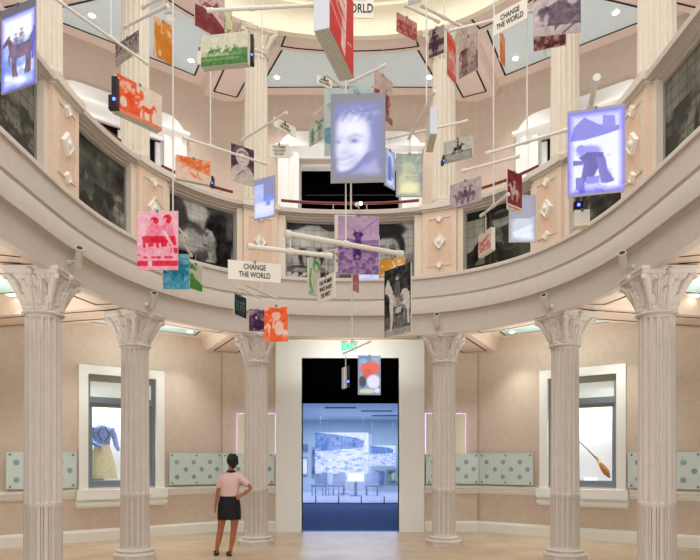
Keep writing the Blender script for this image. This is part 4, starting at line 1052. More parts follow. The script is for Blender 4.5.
sign((317.2, 334.4, 280, 271.5, 304, 297.5), 6.3, 'THE WOMEN\nWHO SHAPE\nTHE WEST', 'cream tilted THE WOMEN WHO SHAPE THE WEST sign left of the purple picture', wire=.22, lines=3)
o, w, h = panel('hanging_sign', (334.5, 356, 214.5, 215, 239, 239), 7.2, 'blank cream card edge behind the top of the purple picture', 'sign', None, body=M['signboard'], wire=.0, group='lettered signs in the mobile')
sign((334.5, 357, 250, 250, 272, 272), 7.2, 'THE WOMEN\nWHO SHAPE\nTHE WEST', 'cream lettered sign mostly hidden behind the left of the purple picture', wire=.0, lines=3)
def p(c):
    A = c.asp; c.rect(0, .42, A, 1, .6); c.noise(5, .12, 38); c.thr(18, .46, .18, 39, .5, 1, al=.75); c.poly([(0, .45), (A*.25, .38), (A*.5, .43), (A, .4), (A, .46), (0, .5)], .45)
    c.line([(A*.52, .3), (A*.95, .06)], .01, .25); c.line([(A*.66, .2), (A*.85, .1)], .008, .3)
    c.ell(A*.49, .32, .09, .045, .05); c.ell(A*.49, .36, .06, .06, .1); c.poly([(A*.4, .52), (A*.42, .36), (A*.57, .36), (A*.56, .54)], .08); c.line([(A*.42, .42), (A*.36, .55)], .03, .1); c.poly([(A*.38, .62), (A*.4, .5), (A*.56, .5), (A*.56, .75), (A*.38, .74)], .06); c.line([(A*.44, .3), (A*.4, .24)], .02, .1); c.line([(0, .8), (A, .94)], .02, .3, .6)
    c.ell(A*.47, .7, .03, .03, .6)
pic('hanging_picture', (338, 379, 215.4, 216.4, 274, 274.4), 6.6, 'purple picture of a woman in chaps on the prairie, centre below the railing', p, '#3f1f62', '#93709c', '#c3abc0', .82, wire=.15)
def p(c): c.thr(5, .45, .3, 40)
pic('hanging_picture', (353, 358.8, 272, 275, 290, 293), 7.0, 'small pink card peeking below the purple picture', p, '#a23a5a', '#c07a90', '#d8b8bc', .5, wire=.0)
panel('hanging_screen', (356.5, 379.5, 236, 235.5, 281, 280), 7.4, 'panel with a blue glow showing below the purple picture', 'projection', gl(80, '#5560c8', '#a8b8ff', '#f0f4ff', None, '#b8b4b8'), glow=True, wire=.0)
def p(c): A = c.asp; c.thr(5, .5, .9, 41, al=.9); c.ell(A*.3, .75, .14, .12, .92); c.line([(A*.5, .2), (A*.6, .5), (A*.9, .4)], .08, .9)
pic('hanging_picture', (380, 404.7, 260, 256.7, 277, 274), 6.9, 'small golden orange picture hanging under the end of the long rod', p, '#d08a22', '#dca448', '#e8d8c8', .3, wire=.1)
def p(c):
    A = c.asp; c.noise(9, .08, 42); c.rect(0, .72, A, 1, .45); c.thr(12, .5, .3, 43, .72, .9); c.rect(0, .9, A, 1, .7, .8)
    W = .88
    c.poly([(A*.04, .27), (A*.1, .2), (A*.15, .14), (A*.2, .2), (A*.3, .3), (A*.4, .42), (A*.38, .6), (A*.24, .6), (A*.2, .42), (A*.12, .36), (A*.05, .36)], W)
    c.poly([(A*.2, .52), (A*.36, .52), (A*.34, .74), (A*.3, .92), (A*.22, .92), (A*.24, .74)], W); c.poly([(A*.34, .55), (A*.42, .55), (A*.4, .8), (A*.35, .8)], .5)
    c.poly([(A*.62, .42), (A*.7, .35), (A*.84, .35), (A*.95, .42), (A*.97, .56), (A*.94, .7), (A*.95, .86), (A*.88, .86), (A*.85, .66), (A*.72, .58), (A*.62, .56)], W); c.poly([(A*.72, .56), (A*.82, .6), (A*.78, .82), (A*.72, .82)], .55)
    c.poly([(A*.38, .44), (A*.66, .4), (A*.66, .57), (A*.4, .58)], .72); c.thr(22, .5, .12, 44, .38, .6, A*.54, A*.72)
    c.poly([(A*.42, .42), (A*.42, .27), (A*.5, .21), (A*.6, .24), (A*.62, .42), (A*.54, .48)], .38); c.line([(A*.44, .28), (A*.36, .38)], .03, .42); c.ell(A*.5, .17, A*.07, .03, .72); c.ell(A*.5, .14, A*.12, .01, .3); c.ell(A*.5, .125, A*.07, .018, .3)
    c.line([(A*.54, .44), (A*.52, .58), (A*.62, .66)], .035, .6); c.poly([(A*.44, .6), (A*.7, .58), (A*.62, .68), (A*.44, .68)], .8)
pic('hanging_picture', (384.3, 410.7, 272.4, 261, 337, 332.4), 6.2, 'tall black and white picture of a rider on a white horse', p, '#0e1618', '#6c6a6a', '#d6cec4', .08, wire=.1)
def p(c): A = c.asp; c.rect(0, .7, A, 1, .62); c.rect(0, .66, A, .72, .4); horse(c, A*.5, .5, .4, .05, 1, .06, True); c.noise(9, .06, 45)
pic('light_box', (443.7, 472, 142.4, 134.7, 162, 155), 6.6, 'black and white bronc rider picture on a shallow box, right of centre', p, '#101214', '#84827c', '#c2beb2', .85, th=.05, vent=True, wire=.12)
def p(c): A = c.asp; c.rect(0, .7, A, 1, .7); c.noise(7, .12, 46); horse(c, A*.5, .62, .42, .12, -1, .15); horse(c, A*.66, .6, .4, .15, -1, .2); horse(c, A*.3, .66, .34, .2, -1, .18); c.noise(14, .12, 47)
pic('hanging_picture', (450, 481, 184, 177, 210, 199), 6.5, 'mauve grey picture of mounted riders under the right rods', p, '#3f2a3a', '#93808a', '#c2b4b2', .75, wire=.13)
def p(c): A = c.asp; c.rect(0, .84, A, 1, .95); c.rect(A*.1, .9, A*.9, .93, .2, .7); horse(c, A*.48, .5, .3, .85, -1, .8); c.noise(9, .06, 48)
pic('hanging_picture', (507.5, 522, 169, 175, 208.6, 214.7), 6.6, 'narrow maroon picture of a pale horse and rider by the right handrail', p, '#762430', '#a8686a', '#d8c8bc', .05, wire=.14)
def p(c): A = c.asp; c.rect(0, 0, A, .5, .42); c.poly([(0, .72), (A*.3, .6), (A*.8, .5), (A, .4), (A, 1), (0, 1)], .75); c.ell(A*.7, .88, .2, .12, 1, soft=6); c.poly([(A*.1, .8), (A*.9, .6), (A*.9, .7), (A*.3, .9)], .95)
panel('hanging_screen', (508.8, 536, 196, 193.5, 241.5, 243), 7.4, 'grey panel with a faint white and blue projection at the stable mural', 'projection', gl(84, '#807c86', '#a3a3b4', '#e6eefc', p, '#96929a'), glow=True, wire=.0)
def p(c): c.line([(c.asp*.2, .5), (c.asp*.8, .3)], .1, .2); c.line([(c.asp*.2, .8), (c.asp*.8, .55)], .1, .2); c.thr(7, .5, .3, 49, .3, .9, al=.7)
o = panel('light_box', (478.2, 491, 235.5, 227.5, 258.5, 249), 6.9, 'small cream and red card with a tiny projector by the stable mural', 'light box', DUO((478, 491, 235, 227, 258, 249), p, '#a23a42', '#c88a84', '#ddd0c4', .9), th=.05, wire=.16)[0]
m = MB(); m.box(.055, .075, .02, .06, .02, .18); m.build('projector', M['black'], o)
m = MB(); m.tube([(.066, .018, .06), (.066, .012, .06)], .012, 10); m.build('lens', M['lens'], o)
def digger(asp, h):
    c = Cv(asp, 110, .96); A = c.asp; c.noise(6, .05, 90); c.rect(0, 0, A, .32, .8); c.poly([(A*.12, .2), (A*.3, .1), (A*.55, .2), (A*.9, .24), (A*.9, .3), (A*.3, .36), (A*.05, .36)], .35); c.poly([(A*.62, .24), (A*.62, .1), (A*.82, .12), (A*.84, .26)], .4); c.poly([(A*.05, .38), (A*.4, .36), (A*.95, .28), (A*.95, .5), (A*.05, .5)], .95)
    c.thr(9, .6, .8, 91, .4, 1)
    c.ell(A*.38, .5, .13, .075, .5, soft=4); c.ell(A*.24, .46, .05, .05, .45); c.poly([(A*.2, .56), (A*.35, .5), (A*.62, .52), (A*.66, .62), (A*.4, .68)], .12); c.poly([(A*.3, .58), (A*.56, .55), (A*.55, .68), (A*.45, .8), (A*.36, .78)], .12)
    c.poly([(A*.5, .56), (A*.66, .58), (A*.7, .72), (A*.82, .86), (A*.66, .88), (A*.56, .7)], .22); c.line([(A*.34, .62), (A*.3, .78), (A*.22, .9)], .06, .15); c.line([(A*.55, .6), (A*.62, .85)], .05, .25)
    c.poly([(A*.1, .58), (A*.3, .6), (A*.28, .64), (A*.1, .64)], .2); c.rect(A*.15, .78, A*.28, .92, .3)
    c.rect(A*.32, .78, A*.56, .87, .3, .8); c.thr(12, .5, .25, 92, .86, .98, A*.2, A*.75); c.poly([(A*.3, .86), (A*.7, .9), (A*.6, .97), (A*.3, .95)], .7, .8)
    out = c.duo('#4a3c86', '#9a9af4', '#f2f5ff'); d = np.minimum(np.minimum(c.x, A - c.x), np.minimum(c.y - .03, .98 - c.y)); a = np.clip(1 - d / .085, 0, 1)[..., None]
    out = out * (1 - a) + np.array(lin('#3c2cf4')) * a; b = np.clip(1 - (d - .0) / .025, 0, 1)[..., None]; return out * (1 - b) + np.array(lin('#9a93a0')) * b
panel('hanging_screen', (567.6, 625, 111.5, 103.3, 197.5, 191.5), 5.2, 'large bright blue projection of a person bending over to dig, right side', 'projection', digger, glow=True, wire=.12)
o = panel('light_box', (574.5, 590, 210, 209, 226, 225), 5.6, 'cream box with a small black projector below the blue digging picture', 'light box', None, th=.1, wire=.16)[0]
m = MB(); m.box(-.065, .015, .03, .09, .01 + .135, .235); m.build('projector', M['black'], o)
m = MB(); m.tube([(-.025, .029, .2), (-.025, .022, .2)], .014, 12); m.build('lens', M['lens'], o)
m = MB(); m.box(-.035, -.015, .05, .07, .1, .15); m.build('bracket', M['black'], o)
def p(c): A = c.asp; c.rect(0, 0, A, .4, .6); c.thr(7, .42, .15, 50, .35, 1, al=.9); c.noise(9, .15, 51); c.line([(A*.7, .2), (A*.72, .7)], .05, .1)
pic('hanging_picture', (396.6, 417, 11.4, 23.4, 31, 41.7), 6.5, 'dull red crowd photograph at the top, under the cream ring', p, '#8a2426', '#a8605c', '#c6ada2', .6, wire=.1)
def p(c): A = c.asp; c.noise(6, .08, 52); c.rect(0, .45, A, .68, .1); c.rect(0, .88, A, 1, .25); figure(c, A*.4, .95, .85, .05); c.line([(A*.28, .25), (A*.3, .08), (A*.5, .04)], .06, .08)
pic('hanging_picture', (428.8, 444, 31, 24, 58.7, 52.6), 6.6, 'dark purple picture of a figure with raised arm by the upper right capital', p, '#38202e', '#6e5a60', '#a6958c', .85, wire=.3)
def p(c): A = c.asp; c.poly([(0, 0), (A, .2), (A, .38), (0, .32)], .05); c.thr(6, .47, .92, 53, .25, .8); c.rect(0, .86, A, 1, .1)
pic('hanging_picture', (447, 456, 31, 42, 72.6, 85.5), 6.8, 'narrow orange red picture in front of the upper right column', p, '#d24a32', '#d87a70', '#d8bab6', .5, wire=.2)
def p(c): A = c.asp; figure(c, A*.3, .95, .82, .15, .6); figure(c, A*.68, .92, .7, .55, .7, hair=.2); c.rect(0, .8, A, 1, .3, .7); c.thr(9, .55, .2, 54, .6, 1); c.rect(A*.85, .5, A, .8, .25); c.noise(9, .1, 55)
pic('hanging_picture', (459, 478, 41, 30.5, 80, 68), 6.6, 'brown picture of two women standing, beside the upper right capital', p, '#54302a', '#97807a', '#b9a89b', .8, wire=.15)
sign((493.3, 527, 16, -3, 36, 18), 6.0, 'CHANGE\nTHE WORLD', 'slanted CHANGE THE WORLD sign at the upper right, under a rod', wire=.0)
def p(c): c.poly([(0, .4), (c.asp*.5, .3), (c.asp, .7), (c.asp, 1), (0, .9)], .1, .8)
pic('hanging_picture', (499.7, 505.2, 33, 37, 58, 69), 6.8, 'thin orange picture nearly edge on, below the upper right sign', p, '#d8743a', '#dc9468', '#d8b49a', .6, wire=.2)
def p(c): A = c.asp; c.rect(0, .55, A, 1, .72); c.poly([(A*.0, .45), (A*.2, .38), (A*.2, .8), (0, .8)], .85); c.thr(5, .5, .12, 56, .1, .85); c.poly([(A*.4, .6), (A*.52, .55), (A*.6, .8), (A*.45, .95)], .12); c.poly([(A*.62, .6), (A*.98, .5), (A, .8), (A*.66, .86)], .15); c.poly([(A*.1, .4), (A*.7, .2), (A*.75, .35), (A*.3, .55)], .8); c.line([(A*.6, 1), (A, .75)], .03, .15); c.noise(9, .1, 57)
pic('hanging_picture', (533.5, 581, -26, -30, 37.4, 30.7), 5.8, 'large mauve grey photograph at the top edge, right side', p, '#4a3a4a', '#968890', '#c6bcb6', .7, wire=.0)
def p(c): c.thr(7, .42, .1, 58); c.noise(9, .2, 59); c.rect(0, 0, 9, .2, .7)
pic('hanging_picture', (533.5, 566, 20, 14, 52, 43.8), 6.4, 'dark maroon herd picture just below the mauve grey photograph', p, '#45181c', '#8a5a50', '#b8a69a', .6, wire=.2)
def p(c): c.noise(6, .1, 60)
pic('hanging_picture', (408, 421, -18, -24, 4.5, 2), 6.0, 'plain grey panel cut off by the top edge, right of centre', p, '#8e8e88', '#a8a8a0', '#b4b4ac', .5, wire=.0)
# slim box seen end on
o, w, h, th = big_box('light_box', 'slim grey perforated box seen end on, hanging near the upper right column', (430, 437, 107, 134), (432.5, 128, 152), 6.3, None)
m = MB(); m.box(-w/2, w/2, .002, th, .004, h); m.build('box_body', M['board'], o)
m = MB(); m.box(-w/2 - .003, -w/2, .0, th, 0, h); m.build('perforated_end', M['perf'], o)
m = MB(); m.box(-w/2, w/2, .0, th, -.003, .004); m.build('vented_base', M['vent'], o)
m = MB(); m.tube([(0, th/2, h), (0, th/2, h + .25)], .004, 8); m.build('wire', M['cable'], o)
# small projector and the coloured projection in front of the doorway header
o = thing('small_projector', 'small white and black projector hanging in front of the black doorway header', 'projector', PX(347.5, 388, 7.4), R(14))
m = MB(); m.box(-.045, -.012, 0, .11, 0, .25); m.build('housing', M['perf'], o)
m = MB(); m.box(-.012, .03, .01, .1, .02, .27); m.build('face_plate', M['black'], o)
m = MB(); m.tube([(.009, .009, .08), (.009, .002, .08)], .014, 12); m.build('lens', M['lens'], o)
m = MB(); m.tube([(-.01, .05, .25), (-.01, .05, .42)], .006, 8); m.build('hanging_rod', M['rod'], o)
def blob(asp, h):
    c = Cv(asp, 64, .5); A = c.asp; c.noise(5, .3, 95); base = c.duo('#3a4a5a', '#7d92b8', '#cfdcf0')
    def put(mask, col): return base * (1 - mask[..., None]) + np.array(lin(col)) * mask[..., None]
    def e(cx, cy, rx, ry): d = np.hypot((c.x - cx*A) / rx, (c.y - cy) / ry); return np.clip((1.15 - d) / .3, 0, 1)
    for cx, cy, rx, ry, col in ((.55, .32, .26, .16, '#e2674c'), (.42, .45, .12, .12, '#d65a44'), (.68, .66, .17, .17, '#dcdcf4'), (.2, .66, .1, .14, '#39444a'), (.4, .9, .2, .06, '#c8ccb0'), (.22, .15, .1, .06, '#7fb4e0'), (.85, .88, .08, .06, '#d8dcf0')): base = put(e(cx, cy, rx, ry), col)
    d = np.minimum(np.minimum(c.x, A - c.x), np.minimum(c.y, 1 - c.y)); a = np.clip(1 - d / .07, 0, 1)[..., None]; return base * (1 - a) + np.array(lin('#8a8890')) * a
panel('hanging_screen', (358, 380.7, 355.3, 355.8, 394.8, 395), 7.5, 'small grey panel with a red and white projection above the doorway', 'projection', blob, glow=True, wire=.12)
# projectors on the side boxes
def side_projector(px, py0, py1, D, label, wpx=8):
    o = thing('small_projector', label, 'projector', PX(px, py1, D)); h = (py1 - py0) * D / F_PX; w = wpx * D / F_PX
    m = MB(); m.box(-w*.1, w*.5, 0, .07, h*.12, h); m.build('housing', M['black'], o, False)
    m = MB(); m.box(-w*.5, -w*.1, .01, .06, h*.1, h*.5); m.build('bracket', M['black'], o)
    m = MB(); m.tube([(w*.2, -.001, h*.35), (w*.2, -.008, h*.35)], w*.18, 12); m.build('lens', M['lens'], o)
    return o
side_projector(112.3, 76, 111.5, 5.95, 'black projector with a blue light on the end of the orange stagecoach box', 9)
side_projector(250.8, 34, 66, 5.7, 'black bracket projector on the end of the green riders box', 5)
side_projector(211.5, 176, 187, 6.2, 'tiny projector with a blue light at the end of the orange skier box', 3.5)
side_projector(443, 155, 164, 6.55, 'tiny projector with a blue light at the corner of the bronc rider box', 3)

# ------------------------------------------------------------------ rods of the mobile
def arm(x1, y1, x2, y2, D, label, r=.013, hang=None, hang_to=None, drops=()):
    D2 = D * (HZ - y1) / (HZ - y2); a = PX(x1, y1, D); b = PX(x2, y2, D2); b.z = a.z; c = (a + b) / 2
    o = thing('mobile_arm', label, 'mobile arm', c, 0, 'white rods of the mobile')
    m = MB(); m.tube([a - c, b - c], r, 12); m.build('rod', M['rod'], o, True)
    d = (b - a).normalized()
    for e, s in ((a, 1), (b, -1)):
        m = MB(); m.tube([e - c - d*s*.012, e - c + d*s*.045], r*1.4, 12); m.build('end_cap', M['rod'], o, True)
    if hang is not None:                 # px of the suspension point
        t = (hang - x1) / (x2 - x1); Dh = 1 / ((1 - t)/D + t/D2); q = PX(hang, 0, Dh); q.z = a.z
        top = EYE + (HZ - hang_to) * Dh / F_PX
        m = MB(); m.tube([q - c, Vector((q.x, q.y, top)) - c], .0075, 8); m.build('suspension_rod', M['rod'], o, True)
        m = MB(); m.tube([q - c - d*.03, q - c + d*.03], r*1.35, 12); m.build('collar', M['rod'], o, True)
    for hx, yb in drops:
        t = (hx - x1) / (x2 - x1); Dh = 1 / ((1 - t)/D + t/D2); q = PX(hx, 0, Dh); q.z = a.z
        bot = EYE + (HZ - yb) * Dh / F_PX
        m = MB(); m.tube([q - c, Vector((q.x, q.y, bot)) - c], .004, 6); m.build('drop_wire', M['cable'], o, True)
    return o
arm(50, -5, 147, 63.5, 5.3, 'long white rod slanting across the upper left column', hang=111, hang_to=-60)
arm(124.5, 27, 167, 6, 6.9, 'short white rod above the orange horse picture', .016)
arm(143, 7, 162, -3, 6.6, 'stub of a white rod at the top edge over the orange horse', .016)
arm(208.5, 10.5, 316, 5, 5.7, 'long nearly level rod at the top, above the green riders', .016, hang=252, hang_to=-60, drops=((226, 34),))
arm(184.5, 138, 266, 164, 6.25, 'white rod over the orange skier and the purple portrait', hang=210.5, hang_to=70, drops=((193, 157),))
arm(242, 140, 286, 113, 7.1, 'white rod rising over the upper left column to a small sign', drops=((279, 134),))
arm(286, 233.5, 401.5, 254, 6.05, 'thick white rod crossing the portrait mural and the purple picture', .026, hang=345.8, hang_to=-60)
arm(249, 246.5, 330.5, 256, 5.95, 'thick white rod just below the long one, at the left of centre', .023, hang=290.5, hang_to=234)
arm(319, 253.5, 340, 248.5, 7.0, 'thin short rod beside the purple picture', .008)
arm(155, 198.5, 185.7, 237, 6.0, 'slanting white rod behind the two seated women, upper of two', .012)
arm(164, 212, 191.5, 255.5, 5.9, 'slanting white rod behind the two seated women, lower of two', .012, hang=173, hang_to=-40)
arm(246.5, 285, 277.5, 299, 6.35, 'thin white rod above the orange woman in a wide hat', .010, hang=261.5, hang_to=220)
arm(238.6, 287.5, 259.6, 298, 6.8, 'thin white rod above the dark violet picture', .010)
arm(388.5, 138.5, 467, 121, 7.0, 'level white rod crossing the upper right column', .012)
arm(409, 138, 434.5, 91.5, 7.0, 'steep white rod crossing the level one, right of the projected face', .014, hang=426.5, hang_to=-40, drops=((410, 153),))
arm(404.5, 5, 438.5, 21.5, 6.6, 'upper white rod left of the two over the dull red crowd picture', .015)
arm(420.5, 5, 462, 27, 6.5, 'upper white rod in front of the upper right capital', .016, hang=444, hang_to=-60)
arm(450.5, 30.5, 536, 10, 6.3, 'white rod slanting behind the upper right sign', .012, hang=494, hang_to=-60)
arm(487, 153.6, 569, 129.5, 6.3, 'white rod reaching toward the blue digging picture', .015, hang=527, hang_to=-60)
arm(463, 171, 518, 156.5, 6.4, 'white rod above the mauve mounted riders', .014, drops=((490, 153),))
arm(481.3, 215.5, 508, 194.5, 6.8, 'short white rod over the stable mural', .014, hang=493.6, hang_to=17, drops=((485.5, 234),))
arm(596.6, 78, 590.5, 107, 5.0, 'stout white rod pointing forward above the blue digging picture', .022)
arm(343.5, 353.5, 370.5, 341.5, 7.4, 'small slanting rod below the exit sign', .008, hang=352, hang_to=274)
arm(350.5, 82, 386, 65, 6.4, 'white rod behind the projected smiling face, at its upper right', .013)
arm(325.5, 74, 342, 86.5, 6.2, 'short white rod under the big red box', .014)
arm(314.5, 114.5, 334, 99, 7.1, 'short white rod above the teal figures', .010)
# vertical support rods
def vrod(px, y0, y1, D, label, r=.008):
    a = PX(px, y1, D); b = PX(px, y0, D)
    o = tag(MB_tube(a, b, r), label, 'support rod', 'vertical support rods of the mobile'); return o
def MB_tube(a, b, r):
    m = MB(); m.tube([(0, 0, 0), b - a], r, 10); o = m.build('support_rod', M['rod'], None, True); o.location = a; return o
vrod(262.3, -60, 139, 7.2, 'thin vertical rod in front of the upper left column', .006)
vrod(351, 183, 213, 6.75, 'short vertical rod linking the projected face and the purple picture', .010)
vrod(545.5, 36, 56, 6.4, 'short shiny vertical rod below the mauve grey photograph', .008)

# ------------------------------------------------------------------ spotlights on the frieze, ceiling downlights
def frieze_spot(px, py, label, tilt):
    best = min(np.linspace(-SC[2] - .5, SC[2] + .5, 700), key=lambda s: abs((fz(s, -.10)[0] / fz(s, -.10)[1]) * F_PX + CX - px))
    x, y = fz(best, -.13); z = EYE + (HZ - py) * y / F_PX
    o = thing('spotlight', label, 'spotlight', (x, y, z), 0, 'white cylinder spotlights on the frieze')
    up = Vector((tilt * .09, -.085, .085))
    m = MB(); m.tube([-up, up], [.05, .05], 16); m.build('can', M['cap'], o, True)
    m = MB(); m.tube([up, up * 1.02], .038, 16); m.build('opening', M['slot'], o)
    w = Vector((*fz(best, .0), z - .06)) - Vector((x, y, z))
    m = MB(); m.tube([(0, 0, -.03), w], .012, 8); m.build('arm', M['cap'], o, True)
    m = MB(); m.ell(w, .035, .035, .035, 10, 8); m.build('mount', M['cap'], o, True)
frieze_spot(76, 257, 'white cylinder spotlight on the frieze at far left', .55)
frieze_spot(152, 300, 'white cylinder spotlight on the frieze above the second left column', .5)
frieze_spot(437, 320, 'white cylinder spotlight on the frieze right of the white horse picture', -.1)
frieze_spot(547, 302, 'white cylinder spotlight on the frieze above the second right column', -.55)
frieze_spot(626, 262, 'white cylinder spotlight on the frieze at far right', -.6)
o = thing('spotlight', 'small lit spotlight standing on the balcony cap at the centre', 'spotlight', PX(359, 208.5, 11.15))
m = MB(); m.tube([(0, 0, 0), (-.02, 0, .06)], .012, 8); m.build('stem', M['rod'], o)
m = MB(); m.tube([(-.05, .04, .08), (.03, -.05, .07)], .035, 14); m.build('can', M['white'], o, True)
m = MB(); m.tube([(.031, -.051, .07), (.034, -.055, .07)], .03, 14); m.build('lamp', M['bulb'], o)

def find_light(px, py, z):                # ceiling point seen at that pixel
    D = (z - EYE) * F_PX / (HZ - py); return PX(px, py, D)
LAMPS_UP = [(92, 15, 'downlight in the pale blue coffer behind the long slanting rod, upper left'), (191, 60, 'bright downlight left of the green riders picture'), (277, 77, 'downlight in the central blue coffer, left one'),
            (429, 77, 'downlight in the central blue coffer, right one'), (515.5, 58, 'bright downlight below the upper right sign'), (616, 12, 'downlight in the pale blue coffer at top right')]
LAMPS_LO = [(92, 316, 'lower downlight left of the second left capital'), (190, 331.5, 'lower downlight right of the second left capital'), (11, 294.5, 'lower downlight at the far left edge'),
            (512, 331.8, 'lower downlight left of the second right capital'), (612.5, 317.5, 'lower downlight right of the second right capital'), (695, 296, 'lower downlight at the far right edge')]
SP = []
for L, z, g in ((LAMPS_UP, ZUC - .012, 'upper ceiling downlights'), (LAMPS_LO, ZLC - .012, 'lower ceiling downlights')):
    for px, py, lb in L:
        q = find_light(px, py, z); o = thing('downlight', lb, 'ceiling light', (q.x, q.y, z), 0, g); SP.append((q, z))
        m = MB(); m.lathe([(.06, 0), (.09, 0), (.09, -.012), (.062, -.014)], 20, caps=False); m.build('trim_ring', M['white'], o, True)
        m = MB(); m.lathe([(.0, -.010), (.046, -.010)], 20, caps=False); m.build('lamp', M['bulb'], o)
# smoke detector
q = find_light(170, 16, ZUC - .01); m = MB(); m.lathe([(.09, 0), (.09, -.03), (.07, -.05), (0, -.052)], 20, caps=False); o = m.build('smoke_detector', M['white'], None, True); o.location = q; tag(o, 'round white smoke detector on the pale blue ceiling, upper left', 'smoke detector')
# exit sign
o = thing('exit_sign', 'green lit EXIT sign over the doorway', 'sign', (-.02, 13.30, 3.87))
m = MB(); m.box(-.17, .17, .0, .02, 0, .2); m.build('plate', mat('exit_plate', '#d8d8cc', .5), o)
text_mesh('lettering', 'EXIT', .2, M['exit'], o, (0, -.004, .1), sx=.8, bold=.03)
m = MB(); m.box(-.03, .03, 0, .02, .2, .26); m.build('mount', M['white'], o)
# ------------------------------------------------------------------ display windows
def display_window(idx, W, op, label):
    u0, u1, z0, z1 = op; uc = (u0 + u1)/2; fw = .17
    mb = MB()
    wbox(mb, W, u0 - fw, u0, -.06, .05, .98, z1 + fw); wbox(mb, W, u1, u1 + fw, -.06, .05, .98, z1 + fw); wbox(mb, W, u0, u1, -.06, .05, z1, z1 + fw)
    # sill with stepped mouldings
    wbox(mb, W, u0 - fw - .05, u1 + fw + .05, -.12, .05, .80, .985); wbox(mb, W, u0 - fw - .05, u1 + fw + .05, -.06, 0, .745, .80); wbox(mb, W, u0 - fw - .05, u1 + fw + .05, -.10, 0, .685, .745); wbox(mb, W, u0 - fw - .03, u1 + fw + .03, -.05, 0, .64, .685)
    o = struct('window_%d' % idx, mb, M['white'], label)
    mb = MB(); f = .055
    wbox(mb, W, u0, u0 + f, .02, .14, 1.0, z1 - .12); wbox(mb, W, u1 - f, u1, .02, .14, 1.0, z1 - .12); wbox(mb, W, u0, u1, .02, .14, 1.0, 1.07)
    wbox(mb, W, u0 + f, u0 + f + .05, .06, .2, 1.07, 2.62); wbox(mb, W, u1 - f - .05, u1 - f, .06, .2, 1.07, 2.62); wbox(mb, W, u0 + f, u1 - f, .05, .2, 1.07, 1.15)
    wbox(mb, W, u0 + f, u1 - f, .02, .14, 2.64, 2.76)
    mb.build('window_frame', M['steel'], o)
    mb = MB(); wbox(mb, W, u0, u1, .02, .2, z1 - .12, z1); wbox(mb, W, u0 + f, u1 - f, .05, .2, 2.57, 2.64); mb.build('window_head', M['steeldk'], o)
    mb = MB(); wbox(mb, W, u0 + f, u1 - f, .1, .12, 2.76, z1 - .12); mb.build('upper_pane', mat('upper_pane_white_%d' % idx, '#e2e8e4', .4, emit='#e2e8e4', estr=.35), o)
    mb = MB()      # lit case behind
    wbox(mb, W, u0, u1, .75, .8, 1.0, z1); wbox(mb, W, u0 - .03, u0, .2, .8, 1.0, z1); wbox(mb, W, u1, u1 + .03, .2, .8, 1.0, z1); wbox(mb, W, u0, u1, .2, .8, .96, 1.0); wbox(mb, W, u0, u1, .2, .8, 2.9, 2.94)
    mb.build('display_case_lining', M['casewhite'], o)
    return uc
idx = 3
ucL = display_window(3, WL, win_open, 'white framed display window on the left wall'); ucR = display_window(4, WR, wr_open, 'white framed display window on the right wall')
def case_lamp(W, uc):
    l = bpy.data.lights.new('case_light', 'AREA'); l.shape = 'RECTANGLE'; l.size = .9; l.size_y = .35; l.energy = 22; l.color = (.97, .98, 1)
    ob = bpy.data.objects.new('case_light', l); C.objects.link(ob); ob.location = W.at(uc, .5, 2.88); ob.rotation_euler = (0, 0, W.rz)
case_lamp(WL, ucL); case_lamp(WR, ucR)
# blouse and skirt outfit: pixel extents x 96-120
uo = WL.u_px(108.5); pos = WL.at(uo, .42, 1.0)
o = thing('display_outfit', 'blue embroidered blouse with pale fringed skirt on display in the left window', 'outfit', pos, WL.rz)
m = MB()
n = 48; vs = []; fs = []
lv = [(1.10, .14, .08), (1.0, .17, .10), (.8, .23, .13), (.6, .27, .16), (.42, .30, .18)]
for z, rx, ry in lv:
    for k in range(n):
        a = 2*math.pi*k/n; q = 1 + .06*math.cos(a*12) * (1.15 - z); vs.append((rx*q*math.cos(a), ry*q*math.sin(a), z))
for i in range(len(lv)-1):
    for k in range(n): fs.append((i*n+k, i*n+(k+1) % n, (i+1)*n+(k+1) % n, (i+1)*n+k))
m.add(vs, fs); m.build('skirt', M['fringe'], o, True)
m = MB(); lv = [(1.10, .15, .09), (1.2, .16, .1), (1.32, .2, .11), (1.42, .2, .1), (1.47, .12, .08), (1.50, .07, .06)]; m.lathe([(1, 0)], 3, caps=False) if False else None
vs = []; fs = []; n = 24
for z, rx, ry in lv:
    for k in range(n): a = 2*math.pi*k/n; vs.append((rx*math.cos(a), ry*math.sin(a), z))
for i in range(len(lv)-1):
    for k in range(n): fs.append((i*n+k, i*n+(k+1) % n, (i+1)*n+(k+1) % n, (i+1)*n+k))
m.add(vs, fs); m.build('blouse', M['denim'], o, True)
for sg, pts in ((-1, [(-.18, 0, 1.42), (-.24, -.03, 1.25), (-.2, -.12, 1.12), (-.05, -.17, 1.04)]), (1, [(.18, 0, 1.42), (.24, -.02, 1.25), (.26, -.06, 1.08), (.30, -.1, .98)])):
    m = MB(); m.tube(pts, [.06, .055, .045, .035], 12); m.build('sleeve', M['denim'], o, True)
emb = mat('embroidery_brown', '#5a4a4e', .7, noise=.5, nscale=40)
for sg in (-1, 1):
    m = MB(); m.tube([(sg*.03, -.10, 1.46), (sg*.06, -.112, 1.38), (sg*.12, -.10, 1.30), (sg*.07, -.112, 1.22), (sg*.02, -.108, 1.16)], .008, 8); m.build('embroidery', emb, o, True)
m = MB(); m.tube([(0, 0, 0), (0, 0, .45)], .02, 10); m.lathe([(.16, 0), (.16, .015), (.02, .02)], 20); m.build('stand', M['chrome'], o, True)
for ch in o.children:
    if not ch.name.startswith('stand'): ch.location.z = -.24
o.location.z = 1.002
